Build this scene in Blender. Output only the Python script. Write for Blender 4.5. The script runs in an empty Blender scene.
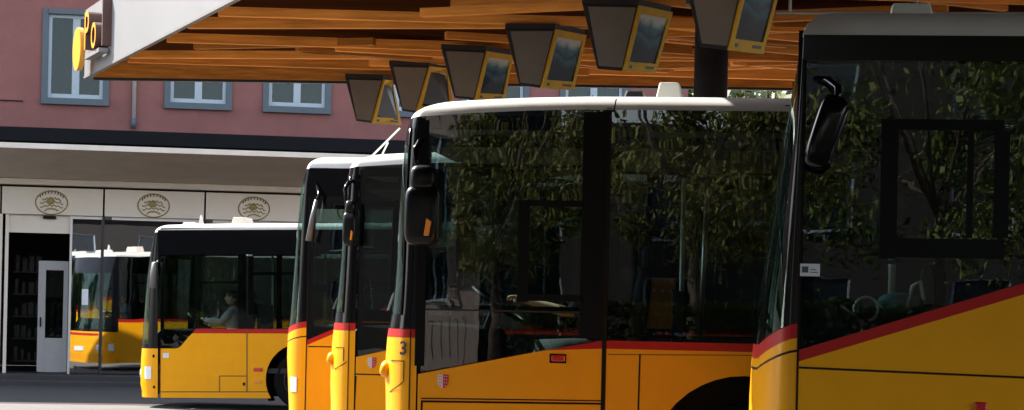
import bpy, bmesh, math, random
from mathutils import Vector, Matrix
random.seed(7)
S = bpy.context.scene
COL = S.collection
R = math.radians

# ------------------------------------------------------------------ camera model
FPX, CX, HY, ROLL, CAMZ = 2200.0, 512.0, 312.0, 0.022, 1.57
CAM = Vector((0, 0, CAMZ))
def ray(px, py):
    cx, cz = (px - CX) / FPX, (HY - py) / FPX
    return Vector((cx * math.cos(ROLL) - cz * math.sin(ROLL), 1.0, cx * math.sin(ROLL) + cz * math.cos(ROLL)))
def at(px, py, Y):
    return CAM + ray(px, py) * Y

cam_d = bpy.data.cameras.new('camera'); cam = bpy.data.objects.new('camera', cam_d); COL.objects.link(cam)
cam.location = CAM; cam.rotation_euler = (math.pi / 2, -ROLL, 0)
cam_d.sensor_width = 36; cam_d.lens = FPX / 1024 * 36; cam_d.shift_y = (HY - 205) / 1024
cam_d.clip_end = 2000; cam_d.clip_start = 0.1
S.camera = cam

# ------------------------------------------------------------------ light
AZ, EL = R(38), R(42)
to_sun = Vector((-math.cos(AZ) * math.cos(EL), math.sin(AZ) * math.cos(EL), math.sin(EL)))
w = bpy.data.worlds.new('World'); S.world = w; w.use_nodes = True
nt = w.node_tree; bg = nt.nodes['Background']
sky = nt.nodes.new('ShaderNodeTexSky'); sky.sky_type = 'NISHITA'; sky.sun_disc = False
sky.sun_elevation = EL; sky.sun_rotation = math.atan2(to_sun.x, to_sun.y)
hs = nt.nodes.new('ShaderNodeHueSaturation'); hs.inputs['Saturation'].default_value = 0.5
nt.links.new(sky.outputs[0], hs.inputs['Color']); nt.links.new(hs.outputs[0], bg.inputs[0]); bg.inputs[1].default_value = 0.13
sl = bpy.data.lights.new('sun', 'SUN'); sl.energy = 3.4; sl.angle = R(0.5); sl.color = (1.0, 0.94, 0.85)
so = bpy.data.objects.new('sun', sl); COL.objects.link(so)
so.rotation_euler = to_sun.to_track_quat('Z', 'Y').to_euler()
S.view_settings.view_transform = 'Standard'; S.view_settings.look = 'None'
S.view_settings.exposure = 2.15; S.view_settings.gamma = 1
S.render.engine = 'CYCLES'
S.cycles.max_bounces = 8; S.cycles.transparent_max_bounces = 16; S.cycles.caustics_reflective = False

# ------------------------------------------------------------------ materials
def new_mat(name):
    m = bpy.data.materials.new(name); m.use_nodes = True
    return m, m.node_tree.nodes, m.node_tree.links
def pm(name, col, rough=0.5, metal=0.0, coat=0.0, noise=0.0, scale=6.0, bump=0.0, bscale=60.0, stretch=(1, 1, 1), spec=0.5, rnd=0.0, coords='Object', island=False):
    m, N, L = new_mat(name); b = N['Principled BSDF']
    b.inputs['Roughness'].default_value = rough; b.inputs['Metallic'].default_value = metal
    b.inputs['Coat Weight'].default_value = coat; b.inputs['Coat Roughness'].default_value = 0.06
    b.inputs['Specular IOR Level'].default_value = spec
    b.inputs['Base Color'].default_value = (*col, 1)
    if noise or bump or rnd:
        tc = N.new('ShaderNodeTexCoord'); mp = N.new('ShaderNodeMapping'); mp.inputs['Scale'].default_value = stretch
        L.new(tc.outputs[coords], mp.inputs[0])
    if noise or rnd:
        n = N.new('ShaderNodeTexNoise'); n.inputs['Scale'].default_value = scale; n.inputs['Detail'].default_value = 6; n.inputs['Roughness'].default_value = 0.65
        L.new(mp.outputs[0], n.inputs['Vector'])
        mr = N.new('ShaderNodeMapRange'); mr.inputs[1].default_value = 0.25; mr.inputs[2].default_value = 0.75
        mr.inputs[3].default_value = 1 - noise; mr.inputs[4].default_value = 1 + noise
        L.new(n.outputs['Fac'], mr.inputs[0])
        fac = mr.outputs[0]
        if rnd:
            oi = N.new('ShaderNodeNewGeometry' if island else 'ShaderNodeObjectInfo'); m2 = N.new('ShaderNodeMapRange'); m2.inputs[3].default_value = 1 - rnd; m2.inputs[4].default_value = 1 + rnd
            L.new(oi.outputs['Random Per Island' if island else 'Random'], m2.inputs[0])
            mu = N.new('ShaderNodeMath'); mu.operation = 'MULTIPLY'; L.new(fac, mu.inputs[0]); L.new(m2.outputs[0], mu.inputs[1]); fac = mu.outputs[0]
        vm = N.new('ShaderNodeVectorMath'); vm.operation = 'SCALE'; vm.inputs[0].default_value = col
        L.new(fac, vm.inputs['Scale']); L.new(vm.outputs[0], b.inputs['Base Color'])
        r2 = N.new('ShaderNodeMapRange'); r2.inputs[3].default_value = max(0.02, rough - noise * 0.4); r2.inputs[4].default_value = min(1, rough + noise * 0.4)
        L.new(n.outputs['Fac'], r2.inputs[0]); L.new(r2.outputs[0], b.inputs['Roughness'])
    if bump:
        n2 = N.new('ShaderNodeTexNoise'); n2.inputs['Scale'].default_value = bscale; n2.inputs['Detail'].default_value = 4
        L.new(mp.outputs[0], n2.inputs['Vector'])
        bp = N.new('ShaderNodeBump'); bp.inputs['Strength'].default_value = bump; bp.inputs['Distance'].default_value = 0.02
        L.new(n2.outputs['Fac'], bp.inputs['Height']); L.new(bp.outputs[0], b.inputs['Normal'])
    return m
def glass(name, tint=(0.4, 0.42, 0.42), ior=2.1, wave=0.0, wscale=1.2, gloss=(0.95, 0.96, 1.0), rough=0.0):
    m, N, L = new_mat(name); N.remove(N['Principled BSDF']); out = N['Material Output']
    tr = N.new('ShaderNodeBsdfTransparent'); tr.inputs[0].default_value = (*tint, 1)
    gl = N.new('ShaderNodeBsdfGlossy'); gl.inputs['Color'].default_value = (*gloss, 1); gl.inputs['Roughness'].default_value = rough
    fr = N.new('ShaderNodeFresnel'); fr.inputs['IOR'].default_value = ior
    # thin sheet: Fresnel as seen from the front on both sides
    geo = N.new('ShaderNodeNewGeometry'); mi = N.new('ShaderNodeMath'); mi.operation = 'MULTIPLY_ADD'
    L.new(geo.outputs['Backfacing'], mi.inputs[0]); mi.inputs[1].default_value = (1 / ior - ior); mi.inputs[2].default_value = ior
    L.new(mi.outputs[0], fr.inputs['IOR'])
    mx = N.new('ShaderNodeMixShader'); L.new(fr.outputs[0], mx.inputs[0]); L.new(tr.outputs[0], mx.inputs[1]); L.new(gl.outputs[0], mx.inputs[2])
    if wave:
        tc = N.new('ShaderNodeTexCoord'); n2 = N.new('ShaderNodeTexNoise'); n2.inputs['Scale'].default_value = wscale; n2.inputs['Detail'].default_value = 2.0
        mp = N.new('ShaderNodeMapping'); mp.inputs['Scale'].default_value = (0.7, 1, 1.6)
        L.new(tc.outputs['Object'], mp.inputs[0]); L.new(mp.outputs[0], n2.inputs['Vector'])
        bp = N.new('ShaderNodeBump'); bp.inputs['Strength'].default_value = wave; bp.inputs['Distance'].default_value = 0.02
        L.new(n2.outputs['Fac'], bp.inputs['Height']); L.new(bp.outputs[0], gl.inputs['Normal'])
    L.new(mx.outputs[0], out.inputs[0])
    return m

M = {}
M['yellow'] = pm('bus_yellow_paint', (0.88, 0.38, 0.005), 0.32, coat=0.08, noise=0.05, scale=3.0, bump=0.03, bscale=2.0, spec=0.18)
M['red'] = pm('bus_red_stripe', (0.44, 0.016, 0.014), 0.4, noise=0.06, spec=0.2)
M['white'] = pm('bus_roof_white', (0.64, 0.625, 0.59), 0.45, coat=0.2, noise=0.10, scale=2.5)
M['black'] = pm('bus_gloss_black', (0.004, 0.004, 0.006), 0.14, noise=0.1, spec=0.2)
M['matte'] = pm('bus_matte_black', (0.004, 0.004, 0.005), 0.45, noise=0.2, spec=0.12)
M['mirrorblack'] = pm('mirror_black', (0.005, 0.005, 0.006), 0.3, noise=0.1, spec=0.25)
M['greymirror'] = pm('mirror_grey', (0.16, 0.16, 0.165), 0.4, noise=0.1)
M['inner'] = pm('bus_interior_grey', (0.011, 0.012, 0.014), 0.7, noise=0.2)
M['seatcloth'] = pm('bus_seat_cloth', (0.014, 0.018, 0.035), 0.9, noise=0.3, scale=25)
M['rubber'] = pm('tyre_rubber', (0.008, 0.008, 0.008), 0.9, noise=0.2, bump=0.2, spec=0.08)
M['rim'] = pm('wheel_rim_steel', (0.05, 0.05, 0.05), 0.5, metal=0.6, noise=0.15)
M['seam'] = pm('panel_gap_dark', (0.010, 0.008, 0.006), 0.8, spec=0.2)
M['seamsoft'] = pm('panel_gap_brown', (0.16, 0.075, 0.01), 0.7)
M['lens'] = pm('headlight_lens', (0.75, 0.77, 0.80), 0.12, coat=1.0, noise=0.15, scale=40)
M['redlens'] = pm('red_marker_lens', (0.55, 0.015, 0.012), 0.15, coat=0.8, noise=0.2, scale=50)
M['orange'] = pm('orange_indicator_lens', (0.85, 0.30, 0.01), 0.2, coat=0.6, noise=0.2, scale=40)
M['chrome'] = pm('grey_handrail', (0.55, 0.55, 0.55), 0.3, metal=0.7)
M['pole'] = pm('white_handrail', (0.7, 0.72, 0.68), 0.35)
M['tan'] = pm('tan_partition', (0.42, 0.22, 0.09), 0.6, noise=0.15)
M['paper'] = pm('white_sticker', (0.7, 0.74, 0.8), 0.5, noise=0.1)
M['ink'] = pm('black_lettering', (0.02, 0.018, 0.015), 0.5)
M['shred'] = pm('shield_red', (0.5, 0.02, 0.03), 0.4); M['shwhite'] = pm('shield_white', (0.7, 0.7, 0.74), 0.4)
M['busglass'] = glass('bus_side_glass', (0.58, 0.64, 0.63), 1.48, wave=0.04, wscale=1.6)
M['screen'] = glass('bus_windscreen_glass', (0.62, 0.82, 0.78), 1.5, wave=0.02, wscale=0.8, gloss=(0.75, 1.0, 0.95))
M['shopglass'] = glass('shop_glass', (0.5, 0.55, 0.53), 3.6, wave=0.06, wscale=0.7)
M['winglass'] = glass('window_glass', (0.35, 0.5, 0.5), 1.35, wave=0.03, wscale=0.8)
M['display'] = pm('display_glass', (0.010, 0.014, 0.022), 0.04, noise=0.4, scale=3.0, spec=0.5)
def painted_reflection_mat():  # screen content with reflected tones painted in, dark below and pale above
    m, N, L = new_mat('display_painted_reflection'); b = N['Principled BSDF']; b.inputs['Roughness'].default_value = 0.08; b.inputs['Specular IOR Level'].default_value = 0.12
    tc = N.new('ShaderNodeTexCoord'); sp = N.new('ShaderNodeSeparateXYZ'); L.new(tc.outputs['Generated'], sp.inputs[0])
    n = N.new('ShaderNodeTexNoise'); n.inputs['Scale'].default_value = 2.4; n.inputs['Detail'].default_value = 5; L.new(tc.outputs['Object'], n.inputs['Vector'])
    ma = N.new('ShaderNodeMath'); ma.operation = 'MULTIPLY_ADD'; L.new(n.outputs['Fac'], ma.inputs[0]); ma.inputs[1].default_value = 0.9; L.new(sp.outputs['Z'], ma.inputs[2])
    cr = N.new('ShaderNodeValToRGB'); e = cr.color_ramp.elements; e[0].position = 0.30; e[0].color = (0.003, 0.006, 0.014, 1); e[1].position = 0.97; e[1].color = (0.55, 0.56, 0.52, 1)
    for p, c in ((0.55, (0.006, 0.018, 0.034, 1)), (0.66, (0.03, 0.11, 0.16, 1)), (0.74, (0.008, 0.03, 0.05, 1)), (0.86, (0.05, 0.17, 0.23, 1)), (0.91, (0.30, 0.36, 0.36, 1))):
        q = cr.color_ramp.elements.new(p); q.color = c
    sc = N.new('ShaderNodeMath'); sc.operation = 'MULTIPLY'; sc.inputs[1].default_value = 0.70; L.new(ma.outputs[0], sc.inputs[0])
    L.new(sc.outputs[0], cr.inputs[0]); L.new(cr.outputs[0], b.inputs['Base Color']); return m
M['screenreflection'] = painted_reflection_mat()
M['signyellow'] = pm('sign_yellow', (0.66, 0.37, 0.008), 0.5, noise=0.2, scale=4, spec=0.2)
M['signdark'] = pm('sign_dark_metal', (0.02, 0.02, 0.022), 0.5, noise=0.15)
M['signgrey'] = pm('sign_grey_panel', (0.21, 0.185, 0.155), 0.7, noise=0.12, scale=3, bump=0.15, bscale=200)
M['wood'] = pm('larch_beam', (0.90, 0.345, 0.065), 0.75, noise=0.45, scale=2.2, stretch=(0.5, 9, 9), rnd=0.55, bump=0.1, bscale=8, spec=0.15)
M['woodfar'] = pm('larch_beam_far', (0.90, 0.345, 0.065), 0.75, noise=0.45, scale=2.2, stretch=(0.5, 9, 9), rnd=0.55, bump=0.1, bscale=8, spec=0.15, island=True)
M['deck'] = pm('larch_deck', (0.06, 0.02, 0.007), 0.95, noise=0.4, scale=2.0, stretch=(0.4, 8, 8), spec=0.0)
M['fascia'] = pm('white_fascia', (0.215, 0.215, 0.215), 0.5, noise=0.05, scale=1.2)
M['fasciaedge'] = pm('grey_fascia_edge', (0.20, 0.19, 0.18), 0.5, noise=0.1)
M['column'] = pm('dark_column_steel', (0.022, 0.021, 0.022), 0.45, noise=0.2)
M['pink'] = pm('pink_render', (0.20, 0.080, 0.073), 0.9, noise=0.16, scale=1.6, bump=0.3, bscale=45)
M['bluegrey'] = pm('bluegrey_casing', (0.06, 0.085, 0.105), 0.6, noise=0.12)
M['sash'] = pm('pale_sash', (0.30, 0.36, 0.41), 0.5, noise=0.06)
M['curtain'] = pm('net_curtain', (0.10, 0.14, 0.14), 0.9, noise=0.35, scale=3, stretch=(14, 1, 0.6))
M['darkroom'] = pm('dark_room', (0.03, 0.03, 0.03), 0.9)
M['darkband'] = pm('dark_roofing', (0.006, 0.007, 0.009), 0.8, noise=0.35, scale=3, stretch=(1, 1, 7), spec=0.12)
M['cream'] = pm('cream_edge', (0.60, 0.54, 0.47), 0.6, noise=0.12, scale=2)
M['soffit'] = pm('beige_soffit', (0.74, 0.66, 0.57), 0.7, noise=0.12, scale=1.5)
M['shoppanel'] = pm('shop_sign_panel', (0.66, 0.60, 0.52), 0.5, noise=0.05, scale=1.5)
M['gold'] = pm('olive_gold', (0.26, 0.20, 0.055), 0.45, noise=0.25, scale=30)
M['brown'] = pm('emblem_brown', (0.06, 0.045, 0.02), 0.6)
M['doorwhite'] = pm('shop_door_white', (0.40, 0.40, 0.40), 0.5, noise=0.05)
M['alu'] = pm('aluminium_frame', (0.55, 0.55, 0.54), 0.35, metal=0.3, noise=0.05)
M['skin'] = pm('skin', (0.64, 0.37, 0.26), 0.5, noise=0.08)
M['shirtw'] = pm('white_shirt', (0.62, 0.66, 0.70), 0.9, noise=0.1, scale=12)
M['shirtd'] = pm('navy_shirt', (0.02, 0.025, 0.045), 0.9, noise=0.2, scale=12)
M['trouser'] = pm('dark_trousers', (0.02, 0.02, 0.025), 0.9, noise=0.2)
M['hair'] = pm('dark_hair', (0.02, 0.014, 0.01), 0.6, noise=0.3, scale=40)
M['plaster'] = pm('pale_plaster', (0.30, 0.24, 0.21), 0.9, noise=0.10, scale=0.8)
M['backdropwall'] = pm('dark_backdrop_wall', (0.022, 0.018, 0.017), 0.9, noise=0.2, scale=0.6)
M['bark'] = pm('bark', (0.09, 0.065, 0.045), 0.9, noise=0.4, scale=6, bump=0.5, bscale=20)
M['letter'] = pm('yellow_letter', (0.80, 0.36, 0.03), 0.4, noise=0.05)
M['letterside'] = pm('letter_side_brown', (0.09, 0.04, 0.03), 0.6)
M['shaded_road'] = pm('shaded_road_asphalt', (0.022, 0.022, 0.023), 0.9, noise=0.25, scale=2, bump=0.3, bscale=60)
M['asphalt'] = pm('ground_concrete', (0.125, 0.115, 0.107), 0.9, noise=0.22, scale=0.6, bump=0.3, bscale=60)
M['pavement'] = pm('pavement_slab', (0.035, 0.035, 0.038), 0.85, noise=0.2, scale=2, bump=0.2, bscale=60)
M['kerb'] = pm('kerb_stone', (0.16, 0.155, 0.15), 0.8, noise=0.2, scale=5)
M['goods'] = pm('shop_goods', (0.035, 0.028, 0.025), 0.8, noise=0.8, scale=5)
M['teal'] = pm('teal_cloth', (0.02, 0.16, 0.18), 0.9, noise=0.2)
def leaf_mat(name, col):
    m, N, L = new_mat(name); b = N['Principled BSDF']; b.inputs['Roughness'].default_value = 0.5
    oi = N.new('ShaderNodeNewGeometry'); mr = N.new('ShaderNodeMapRange'); mr.inputs[3].default_value = 0.25; mr.inputs[4].default_value = 1.9
    L.new(oi.outputs['Random Per Island'], mr.inputs[0])
    vm = N.new('ShaderNodeVectorMath'); vm.operation = 'SCALE'; vm.inputs[0].default_value = col
    L.new(mr.outputs[0], vm.inputs['Scale']); L.new(vm.outputs[0], b.inputs['Base Color'])
    out = N['Material Output']; tl = N.new('ShaderNodeBsdfTranslucent'); L.new(vm.outputs[0], tl.inputs[0])
    mx = N.new('ShaderNodeMixShader'); mx.inputs[0].default_value = 0.3; L.new(b.outputs[0], mx.inputs[1]); L.new(tl.outputs[0], mx.inputs[2]); L.new(mx.outputs[0], out.inputs[0])
    return m
M['leaf'] = leaf_mat('leaf_green', (0.10, 0.13, 0.03)); M['leaf2'] = leaf_mat('leaf_olive', (0.15, 0.15, 0.04))

# ------------------------------------------------------------------ mesh helpers
def tag(o, label=None, cat=None, group=None, kind=None):
    if label: o['label'] = label
    if cat: o['category'] = cat
    if group: o['group'] = group
    if kind: o['kind'] = kind
    return o
def empty(name, loc, rot=(0, 0, 0)):
    o = bpy.data.objects.new(name, None); COL.objects.link(o); o.location = loc; o.rotation_euler = rot; o.empty_display_size = 0.3
    return o
class MB:
    def __init__(s): s.bm = bmesh.new()
    def box(s, x0, x1, y0, y1, z0, z1):
        v = [s.bm.verts.new(p) for p in ((x0, y0, z0), (x1, y0, z0), (x1, y1, z0), (x0, y1, z0), (x0, y0, z1), (x1, y0, z1), (x1, y1, z1), (x0, y1, z1))]
        for f in ((3, 2, 1, 0), (4, 5, 6, 7), (0, 1, 5, 4), (1, 2, 6, 5), (2, 3, 7, 6), (3, 0, 4, 7)): s.bm.faces.new([v[i] for i in f])
        return s
    def hexa(s, a, b):            # a: four points of one face, b: the opposite four
        v = [s.bm.verts.new(p) for p in list(a) + list(b)]
        for f in ((0, 1, 2, 3), (7, 6, 5, 4), (0, 4, 5, 1), (1, 5, 6, 2), (2, 6, 7, 3), (3, 7, 4, 0)): s.bm.faces.new([v[i] for i in f])
        return s
    def prism(s, pts, d0, d1, axis='y'):    # polygon in (x, z) extruded along y (or other axis)
        def mk(p, d):
            return (p[0], d, p[1]) if axis == 'y' else ((d, p[0], p[1]) if axis == 'x' else (p[0], p[1], d))
        a = [s.bm.verts.new(mk(p, d0)) for p in pts]; b = [s.bm.verts.new(mk(p, d1)) for p in pts]; n = len(pts)
        s.bm.faces.new(a); s.bm.faces.new(list(reversed(b)))
        for i in range(n): s.bm.faces.new((a[i], b[i], b[(i + 1) % n], a[(i + 1) % n]))
        return s
    def sheet(s, pts):
        s.bm.faces.new([s.bm.verts.new(p) for p in pts]); return s
    def grid(s, rows):
        vs = [[s.bm.verts.new(p) for p in r] for r in rows]
        for i in range(len(vs) - 1):
            for j in range(len(vs[0]) - 1): s.bm.faces.new((vs[i][j], vs[i][j + 1], vs[i + 1][j + 1], vs[i + 1][j]))
        return vs
    def tube(s, pts, r, n=8, r1=None):
        pts = [Vector(p) for p in pts]; rings = []
        for i, p in enumerate(pts):
            d = (pts[min(i + 1, len(pts) - 1)] - pts[max(i - 1, 0)]).normalized()
            up = Vector((0, 0, 1)) if abs(d.z) < 0.9 else Vector((1, 0, 0))
            a = d.cross(up).normalized(); b = d.cross(a)
            rr = r if r1 is None else r + (r1 - r) * i / (len(pts) - 1)
            rings.append([s.bm.verts.new(p + a * rr * math.cos(t * 2 * math.pi / n) + b * rr * math.sin(t * 2 * math.pi / n)) for t in range(n)])
        for i in range(len(rings) - 1):
            for j in range(n): s.bm.faces.new((rings[i][j], rings[i][(j + 1) % n], rings[i + 1][(j + 1) % n], rings[i + 1][j]))
        s.bm.faces.new(list(reversed(rings[0]))); s.bm.faces.new(rings[-1])
        return s
    def lathe_y(s, cx, cz, prof, n=40):     # profile (r, y) spun about the y axis through (cx, cz)
        rings = [[s.bm.verts.new((cx + r * math.cos(t * 2 * math.pi / n), y, cz + r * math.sin(t * 2 * math.pi / n))) for t in range(n)] for r, y in prof]
        for i in range(len(rings) - 1):
            for j in range(n): s.bm.faces.new((rings[i][j], rings[i][(j + 1) % n], rings[i + 1][(j + 1) % n], rings[i + 1][j]))
        s.bm.faces.new(rings[0]); s.bm.faces.new(list(reversed(rings[-1])))
        return s
    def blob(s, c, r, p=2.5, n=14, rot=None):   # superellipsoid
        c = Vector(c); f = lambda v: math.copysign(abs(v) ** (2 / p), v); vs = []
        for i in range(n + 1):
            ph = -math.pi / 2 + math.pi * i / n; row = []
            for j in range(2 * n):
                th = math.pi * j / n
                q = Vector((r[0] * f(math.cos(ph)) * f(math.cos(th)), r[1] * f(math.cos(ph)) * f(math.sin(th)), r[2] * f(math.sin(ph))))
                if rot: q = rot @ q
                row.append(s.bm.verts.new(c + q))
            vs.append(row)
        for i in range(n):
            for j in range(2 * n): s.bm.faces.new((vs[i][j], vs[i][(j + 1) % (2 * n)], vs[i + 1][(j + 1) % (2 * n)], vs[i + 1][j]))
        return s
    def build(s, name, mat, parent=None, smooth=False, bevel=0.0, weld=True, solid=0.0):
        if weld: bmesh.ops.remove_doubles(s.bm, verts=s.bm.verts, dist=1e-5)
        if not solid: bmesh.ops.recalc_face_normals(s.bm, faces=s.bm.faces)
        me = bpy.data.meshes.new(name); s.bm.to_mesh(me); s.bm.free(); me.materials.append(mat)
        if smooth:
            for p in me.polygons: p.use_smooth = True
        o = bpy.data.objects.new(name, me); COL.objects.link(o)
        if parent: o.parent = parent
        if bevel:
            b = o.modifiers.new('bevel', 'BEVEL'); b.width = bevel; b.segments = 2; b.limit_method = 'ANGLE'; b.angle_limit = R(40)
        if solid:
            q = o.modifiers.new('thick', 'SOLIDIFY'); q.thickness = solid; q.offset = -1
        return o

def text_mesh(txt, size, bold=0.0):
    cu = bpy.data.curves.new('glyph', 'FONT'); cu.body = txt; cu.size = size; cu.align_x = 'CENTER'; cu.align_y = 'CENTER'; cu.resolution_u = 6; cu.offset = size * bold
    o = bpy.data.objects.new('glyph', cu); COL.objects.link(o)
    bpy.context.view_layer.update()
    me = bpy.data.meshes.new_from_object(o.evaluated_get(bpy.context.evaluated_depsgraph_get()))
    bpy.data.objects.remove(o); bpy.data.curves.remove(cu)
    return me

# ------------------------------------------------------------------ people
def person(label, root_mat, group, shirt, hand_l, hand_r, head_dir=0.0):
    """seated figure facing local -x; origin on the seat; hands given as local points"""
    seat = Vector((0, 0, 0))
    body = bpy.data.meshes.new('person'); verts = []; edges = []; rad = []
    def jv(p, r, to=None):
        verts.append(Vector(p)); rad.append(r if isinstance(r, tuple) else (r, r))
        if to is not None: edges.append((to, len(verts) - 1))
        return len(verts) - 1
    pel = jv((0.02, 0, 0.10), (0.15, 0.12)); sp = jv((0.03, 0, 0.28), (0.14, 0.105), pel); ch = jv((0.0, 0, 0.45), (0.155, 0.11), sp)
    nb = jv((-0.01, 0, 0.565), 0.062, ch); nk = jv((-0.03, 0, 0.64), 0.052, nb)
    limbs = {}
    for sg, hd in ((-1, hand_l), (1, hand_r)):
        hd = Vector(hd); sh = Vector((0.0, sg * 0.20, 0.53))
        mid = (sh + hd) / 2 + Vector((0.07, sg * 0.06, -0.13))
        a = jv(sh, 0.058, ch); b_ = jv(sh.lerp(mid, 0.5), 0.047, a); e = jv(mid, 0.042, b_)
        f_ = jv(mid.lerp(hd, 0.35), 0.042, e); wr = jv(mid.lerp(hd, 0.85), 0.028, f_)
        limbs[sg] = (sh, mid, hd, sh.lerp(mid, 0.5))
        d = (hd - mid).normalized(); side = d.cross(Vector((0, 0, 1))).normalized()
        pm_ = jv(hd + d * 0.02, (0.036, 0.022), wr)
        for k in range(4):
            off = side * (-0.03 + 0.02 * k); l = (0.034, 0.042, 0.039, 0.03)[k]
            k1 = jv(hd + d * 0.055 + off, 0.010, pm_); k2 = jv(hd + d * (0.055 + l * 0.8) + off + Vector((0, 0, -0.012)), 0.009, k1); jv(hd + d * (0.05 + l) + off + Vector((0, 0, -0.042)), 0.008, k2)
        t1 = jv(hd + d * 0.02 - side * 0.04 * sg, 0.012, pm_); jv(hd + d * 0.05 - side * 0.05 * sg + Vector((0, 0, -0.02)), 0.009, t1)
        hp = jv((-0.03, sg * 0.10, 0.07), 0.085, pel); mt = jv((-0.24, sg * 0.13, 0.09), 0.078, hp); kn = jv((-0.46, sg * 0.15, 0.09), 0.058, mt)
        cf = jv((-0.50, sg * 0.15, -0.12), 0.052, kn); an = jv((-0.52, sg * 0.15, -0.36), 0.036, cf); jv((-0.66, sg * 0.16, -0.40), 0.034, an)
    body.from_pydata(verts, edges, [])
    o = bpy.data.objects.new('person', body); COL.objects.link(o); o.matrix_world = root_mat
    body.materials.append(M['skin'])
    sk = o.modifiers.new('skin', 'SKIN'); sk.use_smooth_shade = True
    for i, v in enumerate(body.skin_vertices[0].data): v.radius = rad[i]; v.use_root = (i == 0)
    o.modifiers.new('smooth', 'SUBSURF').levels = 1; o.modifiers['smooth'].render_levels = 1
    # bake limbs and add the head to the same mesh
    bpy.context.view_layer.update()
    me = bpy.data.meshes.new_from_object(o.evaluated_get(bpy.context.evaluated_depsgraph_get()))
    o.modifiers.clear()
    bm = bmesh.new(); bm.from_mesh(me); hb = MB(); hb.bm.free(); hb.bm = bm
    hc = Vector((-0.045, 0, 0.765)); rz = Matrix.Rotation(head_dir, 3, 'Z')
    hb.blob(hc + Vector((0.012, 0, 0.025)), (0.096, 0.076, 0.098), 2.2, 14); hb.blob(hc + Vector((-0.02, 0, -0.035)), (0.072, 0.062, 0.085), 2.3, 12)
    hb.blob(hc + rz @ Vector((-0.098, 0, -0.012)), (0.022, 0.014, 0.024), 2, 8)
    for sg in (-1, 1):
        hb.blob(hc + Vector((0.01, sg * 0.076, -0.005)), (0.022, 0.010, 0.034), 2, 8); hb.blob(hc + rz @ Vector((-0.08, sg * 0.032, 0.012)), (0.010, 0.014, 0.009), 2, 6)
    hb.blob(hc + rz @ Vector((-0.086, 0, -0.062)), (0.012, 0.026, 0.008), 2, 6)
    bm.to_mesh(me); bm.free()
    for p in me.polygons: p.use_smooth = True
    me.name = 'person'; o.data = me
    tag(o, label, 'person', group)
    hr = MB(); hr.blob(hc + Vector((0.022, 0, 0.045)), (0.098, 0.083, 0.090), 2.3, 14); hr.build('hair', M['hair'], o, True)
    tr = MB()
    for sg in (-1, 1):
        tr.tube([(0.04, sg * 0.09, 0.09), (-0.24, sg * 0.13, 0.09), (-0.46, sg * 0.15, 0.09), (-0.505, sg * 0.15, 0.0), (-0.51, sg * 0.15, -0.12), (-0.52, sg * 0.15, -0.34)], 0.105, 12, 0.06)
    tr.build('trousers', M['trouser'], o, True)
    st = MB(); rows = []
    for z, rx, ry, x in ((0.03, 0.14, 0.19, 0.02), (0.2, 0.135, 0.18, 0.03), (0.38, 0.14, 0.20, 0.01), (0.5, 0.12, 0.215, 0.0), (0.57, 0.08, 0.15, -0.005), (0.60, 0.062, 0.07, -0.01)):
        rows.append([(x + rx * math.cos(t * math.pi / 12), ry * math.sin(t * math.pi / 12), z) for t in range(25)])
    st.grid(rows)
    for sg in (-1, 1):
        sh, mid, hd, m2 = limbs[sg]
        st.tube([sh + Vector((0, -sg * 0.04, 0)), m2, m2.lerp(mid, 0.8)] if shirt is M['shirtd'] else [sh + Vector((0, -sg * 0.04, 0)), m2, mid, mid.lerp(hd, 0.5), mid.lerp(hd, 0.85)], 0.075, 12, 0.055 if shirt is M['shirtd'] else 0.042)
    st.build('shirt', shirt, o, True)
    return o

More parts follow.
